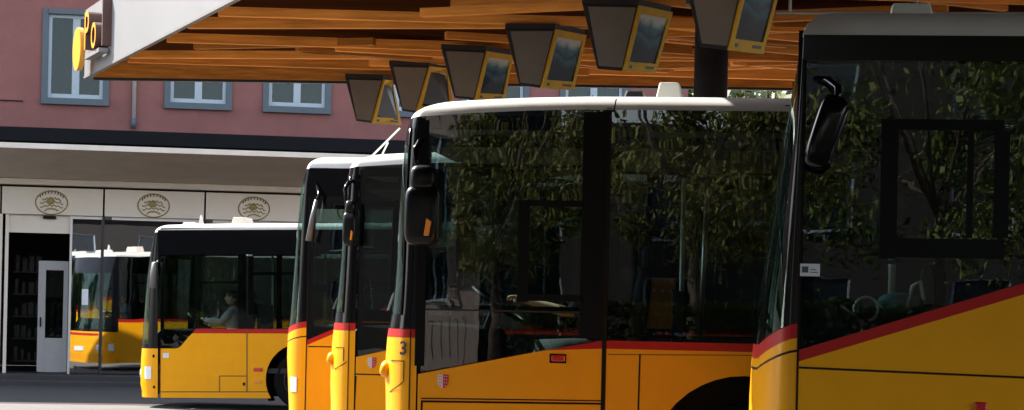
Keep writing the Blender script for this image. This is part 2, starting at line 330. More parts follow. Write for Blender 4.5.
# ------------------------------------------------------------------ buses
W = 2.55; PEX = 2.5
class Bus:
    def __init__(s, name, label, seam_px, Y, yaw, zg=0.0, pitch=0.0, L=11.6, nose=None, rows=None, roofz=2.99, roofh=0.13, roofdrop=0.05, roofin=0.22, group='yellow buses parked in the bays'):
        p = at(seam_px, 300, Y); s.loc = Vector((p.x, Y, zg)); s.yaw = yaw; s.L = L
        s.root = empty(name, s.loc, (0, pitch, -yaw)); tag(s.root, label, 'bus', group)
        s.mat = Matrix.Translation(s.loc) @ Matrix.Rotation(-yaw, 4, 'Z') @ Matrix.Rotation(pitch, 4, 'Y')
        s.inv = s.mat.inverted()
        # nose outline: list of (px, py) silhouette points -> bulge per height
        s.nose_tab = []
        for (x, y) in nose:
            u, z = s.uz(x, y)
            d = (s.inv.to_3x3() @ ray(x, y)); tan = -d.x / d.y      # forward drift of the view ray per metre inward
            lo, hi = 0.02, 1.2
            for _ in range(40):
                n = (lo + hi) / 2
                e = max(-s.plan(v * 0.01, n) - v * 0.01 * tan for v in range(0, 128))
                if e < -u: lo = n
                else: hi = n
            s.nose_tab.append((z, n))
        s.nose_tab.sort()
        s.roofz, s.roofh, s.roofdrop, s.roofin = roofz, roofh, roofdrop, roofin
    def uz(s, x, y, v=0.0):
        o = s.inv @ CAM; d = s.inv.to_3x3() @ ray(x, y); t = (v - o.y) / d.y; q = o + d * t
        return (q.x, q.z)
    def u(s, x, y=300): return s.uz(x, y)[0]
    def z(s, x, y): return s.uz(x, y)[1]
    def plan(s, v, n): return -n * max(0.0, 1 - abs(1 - 2 * v / W) ** PEX) ** (1 / PEX)
    def n_at(s, z):
        t = s.nose_tab
        if z <= t[0][0]: return t[0][1]
        for (z0, n0), (z1, n1) in zip(t, t[1:]):
            if z <= z1:
                k = (z - z0) / (z1 - z0 + 1e-9); return n0 + (n1 - n0) * k
        return t[-1][1]
    def topline(s, u0, u1):      # points of the side top edge from u1 back to u0, following the drooping roof front
        n = s.n_at(s.roofz); us = [u1] + [u for u in (1.4, 1.1, 0.8, 0.55, 0.3, 0.15) if u0 < u < u1] + [u0]
        return [(u, s.roofz + 0.006 - s.roofdrop * max(0.0, 1 - (u + n) / 1.6) ** 2) for u in us]
    def top_at(s, v):
        n = s.n_at(s.roofz); return s.roofz - s.roofdrop * max(0.0, 1 - (s.plan(v, n) + n) / 1.6) ** 2 + 0.002
    def corner_v(s, u, z):
        n = s.n_at(z); r = min(1.0, max(0.0, -u / n)); return W / 2 * (1 - (1 - r ** PEX) ** (1 / PEX))
    def vs(s, v0, v1, k=26):
        # samples clustered at the corners
        out = []
        for i in range(k + 1):
            t = i / k; out.append(W / 2 * (1 - math.copysign(abs(math.cos(t * math.pi)) ** 1.0, math.cos(t * math.pi))))
        fine = [0, 0.003, 0.008, 0.016, 0.028, 0.045, 0.07, 0.10]
        out = sorted(set([round(v, 5) for v in out if 0.1 < v < W - 0.1] + fine + [round(W - f, 5) for f in fine]))
        out = [v for v in out if v0 - 1e-6 <= v <= v1 + 1e-6]
        for e in (v0, v1):
            if all(abs(e - v) > 1e-4 for v in out): out.append(e)
        return sorted(out)
    def front(s, name, mat, z0, z1, v0=0.0, v1=W, nz=5, off=0.0, smooth=True, z0f=None, z1f=None):
        b = MB(); rows = []
        for i in range(nz + 1):
            row = []
            for v in s.vs(v0, v1):
                a = z0(v) if callable(z0) else z0; c = z1(v) if callable(z1) else z1
                z = a + (c - a) * i / nz
                row.append((s.plan(v, s.n_at(z)) - off, v - off * (1 if v < 0.05 else 0), z))
            rows.append(row)
        b.grid(rows)
        o = b.build(name, mat, s.root, smooth); return o
    def patch(s, name, mat, us, zs, off=0.005, parent=None):     # piece lying on the near front corner
        b = MB(); rows = []
        for z in zs: rows.append([(u - off * 0.4, s.corner_v(u, z) - off, z) for u in us])
        b.grid(rows); return b.build(name, mat, parent or s.root, True)
    def side(s, name, mat, pts, v0=0.0, th=0.02, bevel=0.0, parent=None):
        return MB().prism(pts, v0, v0 + th).build(name, mat, parent or s.root, False, bevel)
    def lower_poly(s, top, zs, arches, rad=0.66, zc=0.5):
        pts = []
        x = top[0][0]; pts.append((x, zs))
        for c in arches:
            h = math.sqrt(rad * rad - (zc - zs) ** 2)
            a0 = math.atan2(zs - zc, -h); a1 = math.atan2(zs - zc, h)
            a0 = a0 if a0 > 0 else a0 + 2 * math.pi
            for i in range(25):
                a = a0 + (a1 - a0) * i / 24; pts.append((c + rad * math.cos(a), zc + rad * math.sin(a)))
        pts.append((top[-1][0], zs)); pts += list(reversed(top))
        return pts
    def wheel(s, uc, v0, sgn):
        w_ = MB(); r = 0.48
        w_.lathe_y(uc, r, [(0.30, v0 + 0.02 * sgn), (0.42, v0), (0.465, v0 + 0.02 * sgn), (r, v0 + 0.05 * sgn), (r, v0 + 0.24 * sgn), (0.45, v0 + 0.28 * sgn), (0.3, v0 + 0.28 * sgn)])
        wh = w_.build('wheel', M['rubber'], s.root, True)
        q = MB(); q.lathe_y(uc, r, [(0.07, v0 - 0.0 * sgn), (0.09, v0 + 0.01 * sgn), (0.10, v0 + 0.05 * sgn), (0.2, v0 + 0.08 * sgn), (0.27, v0 + 0.03 * sgn), (0.30, v0 + 0.015 * sgn), (0.30, v0 + 0.06 * sgn)])
        q.build('rim', M['rim'], wh, True)
        bl = MB()
        for k in range(10):
            a = k * math.pi / 5; bl.blob((uc + 0.16 * math.cos(a), v0 + 0.05 * sgn, r + 0.16 * math.sin(a)), (0.018, 0.02, 0.018), 2, 4)
        bl.build('wheel_nut', M['rim'], wh)
        return wh
    def well(s, uc, v0, v1):
        b = MB(); rows = []
        for v in (v0, v1): rows.append([(uc + 0.66 * math.cos(a * math.pi / 16), v, 0.5 + 0.66 * math.sin(a * math.pi / 16)) for a in range(-3, 20)])
        b.grid(rows); b.box(uc - 0.66, uc + 0.66, min(v1, v1 + 0.02), max(v1, v1 + 0.02), 0.2, 1.15)
        b.build('wheel_arch', M['matte'], s.root)
    def roof(s, extra_side=0.006):
        zb = s.roofz; out = []
        n = s.n_at(zb)
        base = [(s.plan(v, n), v) for v in s.vs(0, W)]                      # front, near -> far
        rear = [(s.L - 0.25 * (1 - abs(1 - 2 * v / W) ** 6) ** (1 / 6) * 0 + 0.0, v) for v in reversed(s.vs(0, W, 12))]
        sides_n = [(s.L * k / 30, W) for k in range(1, 30)]; sides_f = [(s.L * k / 30, 0) for k in range(29, 0, -1)]
        loop = base + sides_n + rear + sides_f
        drop = lambda u: s.roofdrop * max(0.0, 1 - (u + n) / 1.6) ** 2
        rows = []; K = 9; hw = W / 2
        rows.append([(u_ - 0.004, v + (-extra_side if v < hw else extra_side), zb - drop(u_) - 0.0) for u_, v in loop])
        for i in range(1, K + 1):
            t = i / K * math.pi / 2; ins = (1 - math.cos(t)); hz = math.sin(t)
            row = []
            for u_, v in loop:
                vv = hw + (v - hw) * (1 - ins * 0.16); fr = max(0.0, 1 - (u_ + n) / 0.9)
                uu = u_ + ins * (s.roofin * fr) if u_ < s.L / 2 else u_ - ins * 0.15 * max(0, (u_ - s.L + 1))
                row.append((uu, vv, zb - drop(uu) + hz * s.roofh))
            rows.append(row)
        b = MB()
        for r_ in rows: r_.append(r_[0])
        vs_ = b.grid(rows)
        b.bm.faces.new(vs_[-1][:-1])
        # rim returning inwards
        o = b.build('roof', M['white'], s.root, True)
        return o
    def common(s, zs, ztop, zbelt, arches=(2.35, 8.2), seats=True):
        L, root = s.L, s.root
        # far side
        far = s.lower_poly([(0, zbelt), (L, zbelt)], zs, arches)
        MB().prism(far, W - 0.03, W).build('side_panel', M['yellow'], root)
        MB().prism([(0, zbelt), (L, zbelt), (L, zbelt + 0.07), (0, zbelt + 0.07)], W - 0.028, W + 0.001).build('red_stripe', M['red'], root)
        edges = [0.0, 1.5, 3.0, 4.6, 6.2, 7.8, 9.4, L]
        for a, c in zip(edges, edges[1:]):
            MB().prism([(a + 0.01, zbelt + 0.075), (c - 0.01, zbelt + 0.075), (c - 0.01, ztop), (a + 0.01, ztop)], W - 0.008, W).build('window', M['busglass'], root)
        fr = MB()
        for a in edges: fr.box(a - 0.05, a + 0.05, W - 0.06, W - 0.012, zbelt, ztop)
        fr.box(0, L, W - 0.055, W - 0.013, ztop - 0.3, ztop); fr.build('window_frame', M['matte'], root)
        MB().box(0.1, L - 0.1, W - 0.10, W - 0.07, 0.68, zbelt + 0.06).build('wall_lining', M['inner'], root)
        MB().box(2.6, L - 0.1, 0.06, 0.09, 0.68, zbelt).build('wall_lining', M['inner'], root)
        # rear
        MB().prism([(0.0, zs), (W, zs), (W, zbelt + 0.4), (0.0, zbelt + 0.4)], L - 0.04, L + 0.0, axis='x').build('rear_panel', M['yellow'], root, False, 0.01)
        MB().prism([(0.0, zbelt + 0.41), (W, zbelt + 0.41), (W, ztop), (0.0, ztop)], L - 0.03, L - 0.01, axis='x').build('rear_window', M['black'], root)
        # floor, underbody, ceiling
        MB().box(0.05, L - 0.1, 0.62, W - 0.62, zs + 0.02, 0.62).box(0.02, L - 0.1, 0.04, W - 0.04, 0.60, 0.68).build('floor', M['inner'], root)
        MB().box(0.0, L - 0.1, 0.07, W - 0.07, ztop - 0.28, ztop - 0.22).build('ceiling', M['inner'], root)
        for c in arches:
            s.wheel(c, 0.035, 1); s.wheel(c, W - 0.035, -1); s.well(c, 0.032, 0.5); s.well(c, W - 0.032, W - 0.5)
    def driver_area(s, us, zseat, wheel_u, wheel_z, vd=0.62, bus_seats=True):
        root = s.root
        b = MB(); b.blob((us, vd, zseat - 0.06), (0.25, 0.24, 0.07), 4, 10); b.build('driver_seat', M['seatcloth'], root, True)
        b = MB(); b.blob((us + 0.27, vd, zseat + 0.36), (0.07, 0.23, 0.36), 4, 10, Matrix.Rotation(0.12, 3, 'Y')); b.blob((us + 0.32, vd, zseat + 0.80), (0.05, 0.13, 0.09), 3, 8); b.build('driver_seat_back', M['seatcloth'], root, True)
        MB().box(us - 0.16, us + 0.16, vd - 0.16, vd + 0.16, 0.6, zseat - 0.1).build('seat_pedestal', M['matte'], root, False, 0.02)
        c = Vector((wheel_u, vd, wheel_z)); ax = Vector((0.55, 0, 0.83)).normalized(); e1 = Vector((0, 1, 0)); e2 = ax.cross(e1)
        t = MB(); t.tube([c + e1 * 0.225 * math.cos(k * math.pi / 16) + e2 * 0.225 * math.sin(k * math.pi / 16) for k in range(33)], 0.016, 8)
        for a in (0, math.pi, math.pi * 1.5): t.tube([c - ax * 0.03, c + e1 * 0.22 * math.cos(a) + e2 * 0.22 * math.sin(a)], 0.016, 6)
        t.blob(c - ax * 0.03, (0.07, 0.07, 0.04), 2.5, 8)
        sw = t.build('steering_wheel', M['matte'], root, True)
        MB().tube([c - ax * 0.03, c - ax * 0.03 - Vector((0.2, 0, 0.55))], 0.045, 8).build('column', M['matte'], sw)
        zb = wheel_z - 0.14
        d = MB(); d.prism([(-0.12, 0.75), (-0.12, zb - 0.12), (0.02, zb), (wheel_u - 0.08, zb - 0.03), (wheel_u + 0.02, zb - 0.2), (wheel_u - 0.1, 0.75)], 0.16, 1.5)
        d.build('dashboard', M['matte'], root, False, 0.03)
        # cab partition behind the driver and a fare console
        MB().box(us + 0.52, us + 0.56, 0.12, 1.15, 0.7, 1.75).build('cab_partition', M['inner'], root, False, 0.01)
        p = MB(); p.tube([(us + 0.54, 1.17, 0.68), (us + 0.54, 1.17, 2.6)], 0.018, 8); p.tube([(us + 1.5, 1.0, 0.68), (us + 1.5, 1.0, 2.6)], 0.018, 8); p.build('handrail', M['pole'], root, True)
        if bus_seats:
            for k in range(2):
                for v in (0.42, 1.95):
                    u0 = 3.5 + 0.85 * k
                    q = MB(); q.blob((u0, v, 1.08), (0.22, 0.38, 0.06), 4, 8); q.blob((u0 + 0.26, v, 1.45), (0.06, 0.38, 0.38), 4, 8); q.build('passenger_seat', M['seatcloth'], root, True)
    def seam(s, pts, wid=0.012, mat=None, v=-0.0025, name='panel_seam', parent=None):
        b = MB()
        for (u0, z0), (u1, z1) in zip(pts, pts[1:]):
            d = Vector((u1 - u0, z1 - z0)).normalized(); n = Vector((-d.y, d.x)) * wid / 2
            b.prism([(u0 + n.x, z0 + n.y), (u1 + n.x, z1 + n.y), (u1 - n.x, z1 - n.y), (u0 - n.x, z0 - n.y)], v, v + 0.004)
        return b.build(name, mat or M['seam'], parent or s.root)
    def shield(s, x, y, hpx):
        u, z = s.uz(x, y); z1 = s.z(x, y - hpx / 2); h = (z1 - z) * 2; wd = h * 0.80
        def half(sg):
            return [(u, z + h / 2), (u, z - h / 2), (u + sg * wd * 0.25, z - h * 0.40), (u + sg * wd * 0.45, z - h * 0.18), (u + sg * wd / 2, z), (u + sg * wd / 2, z + h / 2)]
        o = s.side('emblem', M['shwhite'], half(-1), -0.004, 0.003); s.side('emblem_half', M['shred'], half(1), -0.004, 0.003, parent=o)
        st = {0: M['shred'], 1: M['shwhite']}
        for sg in (-1, 1):
            b = MB()
            for i in range(4):
                for j in ([0.14, 0.34] if i < 3 else [0.2]):
                    cu, cz = u + sg * wd * j, z + h * (0.36 - 0.22 * i); r = wd * 0.07
                    b.prism([(cu + (r if k % 2 == 0 else r * 0.42) * math.sin(k * math.pi / 5), cz + (r if k % 2 == 0 else r * 0.42) * math.cos(k * math.pi / 5)) for k in range(10)], -0.006, -0.0042)
            b.build('emblem_stars', M['shred'] if sg < 0 else M['shwhite'], o)
        return o
    def mirror_city(s, x, y0, y1, wpx):      # two lobed hanging mirror, near front corner
        u, zt = s.uz(x, y0, -0.2); _, zb = s.uz(x, y1, -0.2); hw = wpx / FPX * s.loc.y / 2; v = -0.2; h = zt - zb
        b = MB(); b.blob((u + 0.0, v, zt - h * 0.17), (hw * 0.75, 0.10, h * 0.17), 3.2, 12); b.blob((u, v, zb + h * 0.37), (hw, 0.12, h * 0.37), 4.5, 14)
        m = b.build('mirror', M['mirrorblack'], s.root, True)
        q = MB(); q.tube([(u - 0.05, v, zt - 0.05), (u - 0.07, v + 0.03, zt + 0.10), (u - 0.06, -0.05, zt + 0.18), (u - 0.03, 0.06, zt + 0.20)], 0.02, 8); q.build('mirror_arm', M['black'], m, True)
        g = MB(); g.box(u + hw - 0.012, u + hw + 0.002, v - 0.085, v + 0.085, zb + h * 0.08, zb + h * 0.66); g.build('mirror_glass', M['display'], m, False, 0.004)
        g = MB(); g.prism([(u + hw * 0.22, zb + h * 0.12), (u + hw * 0.52, zb + h * 0.12), (u + hw * 0.66, zb + h * 0.30), (u + hw * 0.36, zb + h * 0.34)], v - 0.128, v - 0.10); g.build('indicator_or_reflection', M['orange'], m, False, 0.006)  # orange piece stands in for the yellow reflection in the mirror glass
        return m

def city_front(B, zs, zb0, zb1, zhead, lamp=True):
    """front shell of the city bus: yellow panel, red stripe, windscreen, black pillar, header"""
    B.front('front_panel', M['yellow'], zs, zb0, nz=8)
    B.front('front_stripe', M['red'], zb0 + 0.002, zb1, nz=1)
    B.front('windscreen_base', M['black'], zb1 + 0.002, zb1 + 0.10, nz=2)
    VP = 0.05
    B.front('windscreen', M['screen'], zb1 + 0.102, zhead, VP, W - VP, nz=8)
    B.front('pillar', M['black'], zb1 + 0.102, zhead, 0.0, VP, nz=8); B.front('pillar', M['black'], zb1 + 0.102, zhead, W - VP, W, nz=8)
    B.front('destination_header', M['black'], zhead, lambda v: B.top_at(v), nz=2)
    for v in (VP, W - VP):
        g = MB(); g.tube([(B.plan(v, B.n_at(z)) - 0.004, v - 0.003, z) for z in [zb1 + 0.1 + (zhead - zb1 - 0.1) * k / 10 for k in range(11)]], 0.009, 6)
        g.build('windscreen_seal', M['black'], B.root, True)
    g = MB()
    for v0, v1 in ((0.5, 1.35), (1.3, 2.15)):
        z0 = zb1 + 0.12
        g.tube([(B.plan(v0, B.n_at(z0)) - 0.03, v0, z0), (B.plan((v0 + v1) / 2, B.n_at(z0)) - 0.035, (v0 + v1) / 2, z0 + 0.12), (B.plan(v1, B.n_at(z0)) - 0.03, v1, z0 + 0.25)], 0.012, 6)
    g.build('wiper', M['matte'], B.root)
    MB().box(-B.n_at(0.5) - 0.02, -B.n_at(0.5) + 0.02, W / 2 - 0.26, W / 2 + 0.26, 0.46, 0.57).build('number_plate', M['paper'], B.root)

def headlight(B, us, zs):
    o = B.patch('headlight', M['lens'], us, zs, 0.008)
    # the other side's lamp
    b = MB(); rows = [[(u - 0.004, W - B.corner_v(u, z) + 0.008, z) for u in us] for z in zs]; b.grid(rows); b.build('headlight', M['lens'], B.root, True)
    b = MB(); rows = [[(u - 0.03, v, z) for v in (0.3, 0.5, 0.7)] for u, z in [(-B.n_at(zs[0]) + 0.05, zs[0]), (-B.n_at(zs[-1]) + 0.05, zs[-1])]]
    return o

def roof_box(B, name, mat, x0, x1, y0, y1, v0, v1, taper=0.03):
    u0, z0 = B.uz(x0, y1, v0); u1, z1 = B.uz(x1, y0, v0)
    a = [(u0, v0, z0 - 0.04), (u1, v0, z0 - 0.04), (u1, v1, z0 - 0.04), (u0, v1, z0 - 0.04)]
    c = [(u0 + taper, v0 + taper, z1), (u1 - taper, v0 + taper, z1), (u1 - taper, v1 - taper, z1), (u0 + taper, v1 - taper, z1)]
    return MB().hexa(a, c).build(name, mat, B.root, False, 0.012)

YAW = R(7.0)
# ---------------- third bay bus: the large one in the middle
B3 = Bus('bus', 'large yellow city bus numbered 3 in the middle, driver forearm in its side window', 418, 15.6, YAW,
         nose=[(386, 405), (385, 380), (386, 350), (388, 332), (391, 318), (395, 285), (398, 230), (402, 170), (407, 124), (411, 118)], roofz=3.005, roofh=0.11, roofdrop=0.078, roofin=0.32)
B = B3; L = B.L; zs = 0.28
zyb, zrt = B.z(680, 350.5), B.z(680, 340.5)          # top of the yellow, top of the red
ztop = B.roofz + 0.01
f0 = (0.012, B.z(419.5, 374)); f1 = B.uz(545, 350.3); f2 = B.uz(603, 340.5)
B.common(zs, ztop, zyb, arches=(B.u(745, 380), B.u(745, 380) + 5.9))
ARC = (B.u(745, 380), B.u(745, 380) + 5.9)
B.side('side_panel', M['yellow'], B.lower_poly([f0, f1, (f2[0], zyb), (L, zyb)], zs, ARC), 0.0, 0.03)
B.side('red_stripe', M['red'], [f1, (f2[0], zyb), (L, zyb), (L, zrt), f2], 0.0, 0.03)
B.side('side_window', M['busglass'], [(0.03, B.z(420, 372)), (B.u(602), B.z(602, 340))] + B.topline(0.03, B.u(602)), -0.002, 0.008)
B.side('side_window', M['busglass'], [(B.u(608), zrt + 0.003), (B.u(800), zrt + 0.003), (B.u(800), ztop), (B.u(608), ztop)], -0.002, 0.008)
for a, c in ((B.u(803), 4.6), (4.62, 6.4), (6.42, 8.2), (8.22, L - 0.05)):
    B.side('side_window', M['busglass'], [(a, zrt + 0.003), (c, zrt + 0.003), (c, ztop), (a, ztop)], -0.002, 0.008)
fr = MB()
def gasket(B, bars, name='window_gasket'):
    fr = MB()
    for b_ in bars: bar(fr, B, *b_, v0=-0.008, v1=-0.0025)
    return fr.build(name, M['matte'], B.root)
def bar(fr, B, x0, x1, y0, y1, v0=0.012, v1=0.045):
    u0, z1 = B.uz(x0, y0); u1, z0 = B.uz(x1, y1); fr.box(u0, u1, v0, v1, z0, z1)
bar(fr, B, 419, 426, 118, 372); bar(fr, B, 592, 618, 105, 341)
bar(fr, B, 426, 592, 163, 169); bar(fr, B, 426, 592, 304, 314); bar(fr, B, 785, 812, 105, 341)
gasket(B, [(519, 528, 200, 302), (584, 603, 112, 339), (528, 584, 200, 207), (528, 584, 294, 302), (420, 424, 120, 366)])
bar(fr, B, 618, 785, 105, 128); bar(fr, B, 618, 785, 334, 341)
fr.box(0.05, L, 0.012, 0.03, ztop - 0.16, ztop - 0.06)
for a in (4.6, 6.4, 8.2): fr.box(a - 0.06, a + 0.08, 0.012, 0.04, zrt, ztop)
fr.build('window_frame', M['matte'], B.root)
g = MB(); u0, z1 = B.uz(425, 310); u1, z0 = B.uz(592, 312); g.box(u0, u1, -0.004, 0.0, z0, z1); g.build('window_rail', M['inner'], B.root)
# lower cab side lining seen through the deep window
B.roof()
B.driver_area(1.27, 1.18, 0.50, 1.62)
city_front(B, zs, B.z(402, 337.5), B.z(402, 329), 2.86)
B.side('door_gap', M['seam'], [(B.u(603), zs), (B.u(607.5), zs), (B.u(607.5), ztop), (B.u(603), ztop)], -0.004, 0.006)
B.seam([(B.u(640), zs), B.uz(640, 354)], 0.012)
B.seam([B.uz(421, 398.3), B.uz(603, 400.8)], 0.009); B.seam([B.uz(421, 401.3), B.uz(603, 403.8)], 0.014); B.seam([B.uz(422, 401.3), (B.u(422), zs)], 0.014)
B.seam([B.uz(608, 354.5), B.uz(790, 355.5)], 0.006, M['seamsoft'])
# front corner seams, flap, number
n = [B.u(411.5, 350)]
zz = [zs + (B.z(411, 330) - zs) * k / 12 for k in range(13)]
B.patch('panel_seam', M['seam'], [B.u(411.0), B.u(412.3)], zz, 0.004)
B.patch('panel_seam', M['seam'], [B.u(389), B.u(393), B.u(397), B.u(401), B.u(405.5)], [B.z(400, 360.6), B.z(400, 361.6)], 0.005)
B.patch('panel_seam', M['seam'], [B.u(404.8), B.u(405.8)], [B.z(405, 380), B.z(405, 370), B.z(405, 361)], 0.005)
b = MB(); rows = []
for k in range(8):
    t = k / 7; x = 405.5 - 18 * t; y = 380 + 12 * t ** 0.8; u_ = B.u(x)
    rows.append([(u_, B.corner_v(u_, B.z(x, y)) - 0.007, B.z(x, y)), (u_, B.corner_v(u_, B.z(x, y + 1.3)) - 0.007, B.z(x, y + 1.3))])
b.grid(rows); b.build('panel_seam', M['seam'], B.root)
def flap(B, x, y, r):
    u_, z_ = B.uz(x, y); v_ = 0.33
    b = MB(); b.blob((B.plan(v_, B.n_at(z_)) + 0.015, v_, z_), (r * 0.9, 0.13, r * 1.1), 2.4, 12, Matrix.Rotation(0.2, 3, 'Y')); b.build('front_flap', M['yellow'], B.root, True)
flap(B, 385.0, 370, 0.06)
def number(B, txt, x, y, hpx):
    u_, z_ = B.uz(x, y); h = hpx / FPX * B.loc.y
    me = text_mesh(txt, h * 1.55, 0.022)
    for v in me.vertices:
        uu = u_ + v.co.x; zz_ = z_ + v.co.y; v.co = (uu - 0.003, B.corner_v(uu, zz_) - 0.014, zz_)
    me.materials.clear(); me.materials.append(M['ink']); o = bpy.data.objects.new('bay_number', me); COL.objects.link(o); o.parent = B.root
number(B, '3', 403.5, 349, 12)
B.shield(443, 381.5, 14)
u0, z0 = B.uz(549.5, 363); u1, z1 = B.uz(566.5, 354)
MB().box(u0, u1, -0.006, 0.0, z0, z1).build('lamp_bezel', M['matte'], B.root, False, 0.004)
MB().box(u0 + 0.012, u1 - 0.008, -0.02, -0.004, z0 + 0.012, z1 - 0.008).build('marker_light', M['redlens'], B.root, False, 0.008)
B.mirror_city(424, 165, 246, 35)
roof_box(B, 'roof_vent', M['pole'], 655, 683, 82, 96, 0.9, 1.4)
roof_box(B, 'roof_hatch', M['signdark'], 622, 646, 90, 97, 0.9, 1.3); roof_box(B, 'roof_hatch', M['signdark'], 588, 596, 94.5, 97.5, 0.6, 0.7)
B.side('roof_seam', M['seam'], [B.uz(613, 112), B.uz(614.5, 112), B.uz(617, 99), B.uz(615.8, 99)], -0.012, 0.004)
# tan partition and saloon bits
u0, z0 = B.uz(636, 328, 0.5); u1, z1 = B.uz(676, 285, 0.5)
o = MB().prism([(u0, z0), (u1, z0), (u1, z1 + 0.05), (u0 + 0.10, z1 + 0.05), (u0 + 0.07, z1 - 0.1)], 0.45, 0.48).build('seat_partition', M['tan'], B.root, False, 0.01)
q = MB()
for k in range(3): q.blob((u0 + 0.13 + 0.06 * k, 0.448, z1 - 0.04), (0.012, 0.006, 0.012), 2, 5)
q.build('bolt', M['chrome'], o)
q = MB(); q.tube([B.uz(700, 334, 1.0)[:1] + (1.0, 1.3), (B.u(700), 1.0, 2.6)], 0.018, 8); q.build('handrail', M['chrome'], B.root, True)

# ---------------- second bay bus
B2 = Bus('bus', 'yellow city bus just left of the bus numbered 3, only its nose and emblem showing', 356, 21.1, YAW,
         nose=[(331, 408), (330, 380), (332, 345), (334, 326), (337, 300), (340, 270), (343, 230), (346, 190), (347, 178), (350, 170)], roofz=2.99, roofh=0.12, roofdrop=0.075, roofin=0.32)
B = B2
zyb, zrt = 1.33, 1.40; ztop = B.roofz + 0.01
B.common(zs, ztop, zyb, arches=(2.3, 8.2))
f0 = (0.012, B.z(357, 357)); f1 = (0.9, zyb - 0.01); f2 = (1.3, zrt)
B.side('side_panel', M['yellow'], B.lower_poly([f0, f1, (f2[0], zyb), (L, zyb)], zs, (2.3, 8.2)), 0.0, 0.03)
B.side('red_stripe', M['red'], [f1, (f2[0], zyb), (L, zyb), (L, zrt), f2], 0.0, 0.03)
B.side('side_window', M['busglass'], [(0.03, f0[1] + 0.004), (1.29, zrt + 0.004)] + B.topline(0.03, 1.29), -0.002, 0.008)
for a, c in ((1.33, 2.9), (2.92, 4.6), (4.62, 6.4), (6.42, 8.2), (8.22, L - 0.05)):
    B.side('side_window', M['busglass'], [(a, zrt + 0.003), (c, zrt + 0.003), (c, ztop), (a, ztop)], -0.002, 0.008)
fr = MB(); fr.box(0.012, 0.06, 0.012, 0.045, f0[1] + 0.02, ztop - 0.1); fr.box(1.24, 1.40, 0.012, 0.045, zrt, ztop); fr.box(0.06, 1.24, 0.012, 0.04, 2.55, 2.60); fr.box(0.06, L, 0.012, 0.03, ztop - 0.16, ztop - 0.07)
fr.box(0.06, 1.24, 0.012, 0.045, 1.5, 1.56)
for a in (2.9, 4.6, 6.4, 8.2): fr.box(a - 0.06, a + 0.08, 0.012, 0.04, zrt, ztop)
fr.build('window_frame', M['matte'], B.root)
B.roof(); B.driver_area(1.15, 1.12, 0.52, 1.55, bus_seats=False)
city_front(B, zs, B.z(345, 330.5), B.z(345, 323), 2.84)
zz = [zs + (B.z(350, 324) - zs) * k / 12 for k in range(13)]
B.patch('panel_seam', M['seam'], [B.u(349.4), B.u(350.4)], zz, 0.004)
B.patch('panel_seam', M['seam'], [B.u(334), B.u(338), B.u(341), B.u(344.5)], [B.z(340, 347.3), B.z(340, 348.1)], 0.005)
B.patch('panel_seam', M['seam'], [B.u(344), B.u(344.8)], [B.z(345, 361), B.z(345, 354), B.z(345, 348)], 0.005)
b = MB(); rows = []
for k in range(8):
    t = k / 7; x = 348 - 15 * t; y = 361 + 8 * t ** 0.8; u_ = B.u(x)
    rows.append([(u_, B.corner_v(u_, B.z(x, y)) - 0.007, B.z(x, y)), (u_, B.corner_v(u_, B.z(x, y + 1.0)) - 0.007, B.z(x, y + 1.0))])
b.grid(rows); b.build('panel_seam', M['seam'], B.root)
flap(B, 330, 359, 0.06)
B.seam([B.uz(355, 374), B.uz(392, 375)], 0.012); B.seam([B.uz(356, 376), (B.u(356), zs)], 0.012)
B.shield(372, 363, 11)
B.mirror_city(351.5, 200, 246, 14)
u0, z0 = B.uz(367, 156, 0.7); u1, z1 = B.uz(400, 128, 0.7)
q = MB(); q.tube([(u0, 0.7, z0 - 0.05), (u1, 0.7, z1)], 0.010, 6); q.tube([(u0 + 0.10, 0.8, z0 - 0.05), (u0 + 0.2, 0.75, (z0 + z1) / 2)], 0.008, 6); q.build('roof_pole', M['pole'], B.root)

# ---------------- coaches (slanted belt): right foreground and third from the left
def coach(label, seam, Y, nose, roofz, roofh, belt, slant, seam_z, zfront, side_bottom, head=None):
    B = Bus('coach', label, seam, Y, YAW, nose=nose, roofz=roofz, roofh=roofh, roofdrop=0.0, roofin=0.22)
    ztop = B.roofz + 0.01
    zr1, zr0 = belt                      # red top and bottom on the corner at the seam
    drop = lambda v: slant * min(1.0, (v / 0.45) ** 0.6) if v < W / 2 else slant * min(1.0, ((W - v) / 0.45) ** 0.6)
    B.front('front_bumper', M['yellow'], 0.26, lambda v: seam_z - drop(v) * 0.9, nz=6)
    B.front('bumper_gap', M['seam'], lambda v: seam_z - drop(v) * 0.9, lambda v: seam_z - drop(v) * 0.9 + 0.014, nz=1)
    B.front('front_panel', M['yellow'], lambda v: seam_z - drop(v) * 0.9 + 0.014, lambda v: zr0 - drop(v), nz=2)
    B.front('front_stripe', M['red'], lambda v: zr0 - drop(v), lambda v: zr1 - drop(v), nz=1)
    VP = 0.03
    zhead = B.roofz - 0.12
    B.front('windscreen', M['screen'], lambda v: zr1 - drop(v) + 0.002, zhead, VP, W - VP, nz=10)
    B.front('pillar', M['black'], lambda v: zr1 - drop(v) + 0.002, zhead, 0.0, VP, nz=10); B.front('pillar', M['black'], lambda v: zr1 - drop(v) + 0.002, zhead, W - VP, W, nz=10)
    B.front('destination_header', M['black'], zhead, lambda v: B.top_at(v), nz=2)
    B.roof()
    MB().box(-B.n_at(0.5) - 0.02, -B.n_at(0.5) + 0.02, W / 2 - 0.26, W / 2 + 0.26, 0.46, 0.57).build('number_plate', M['paper'], B.root)
    return B, ztop

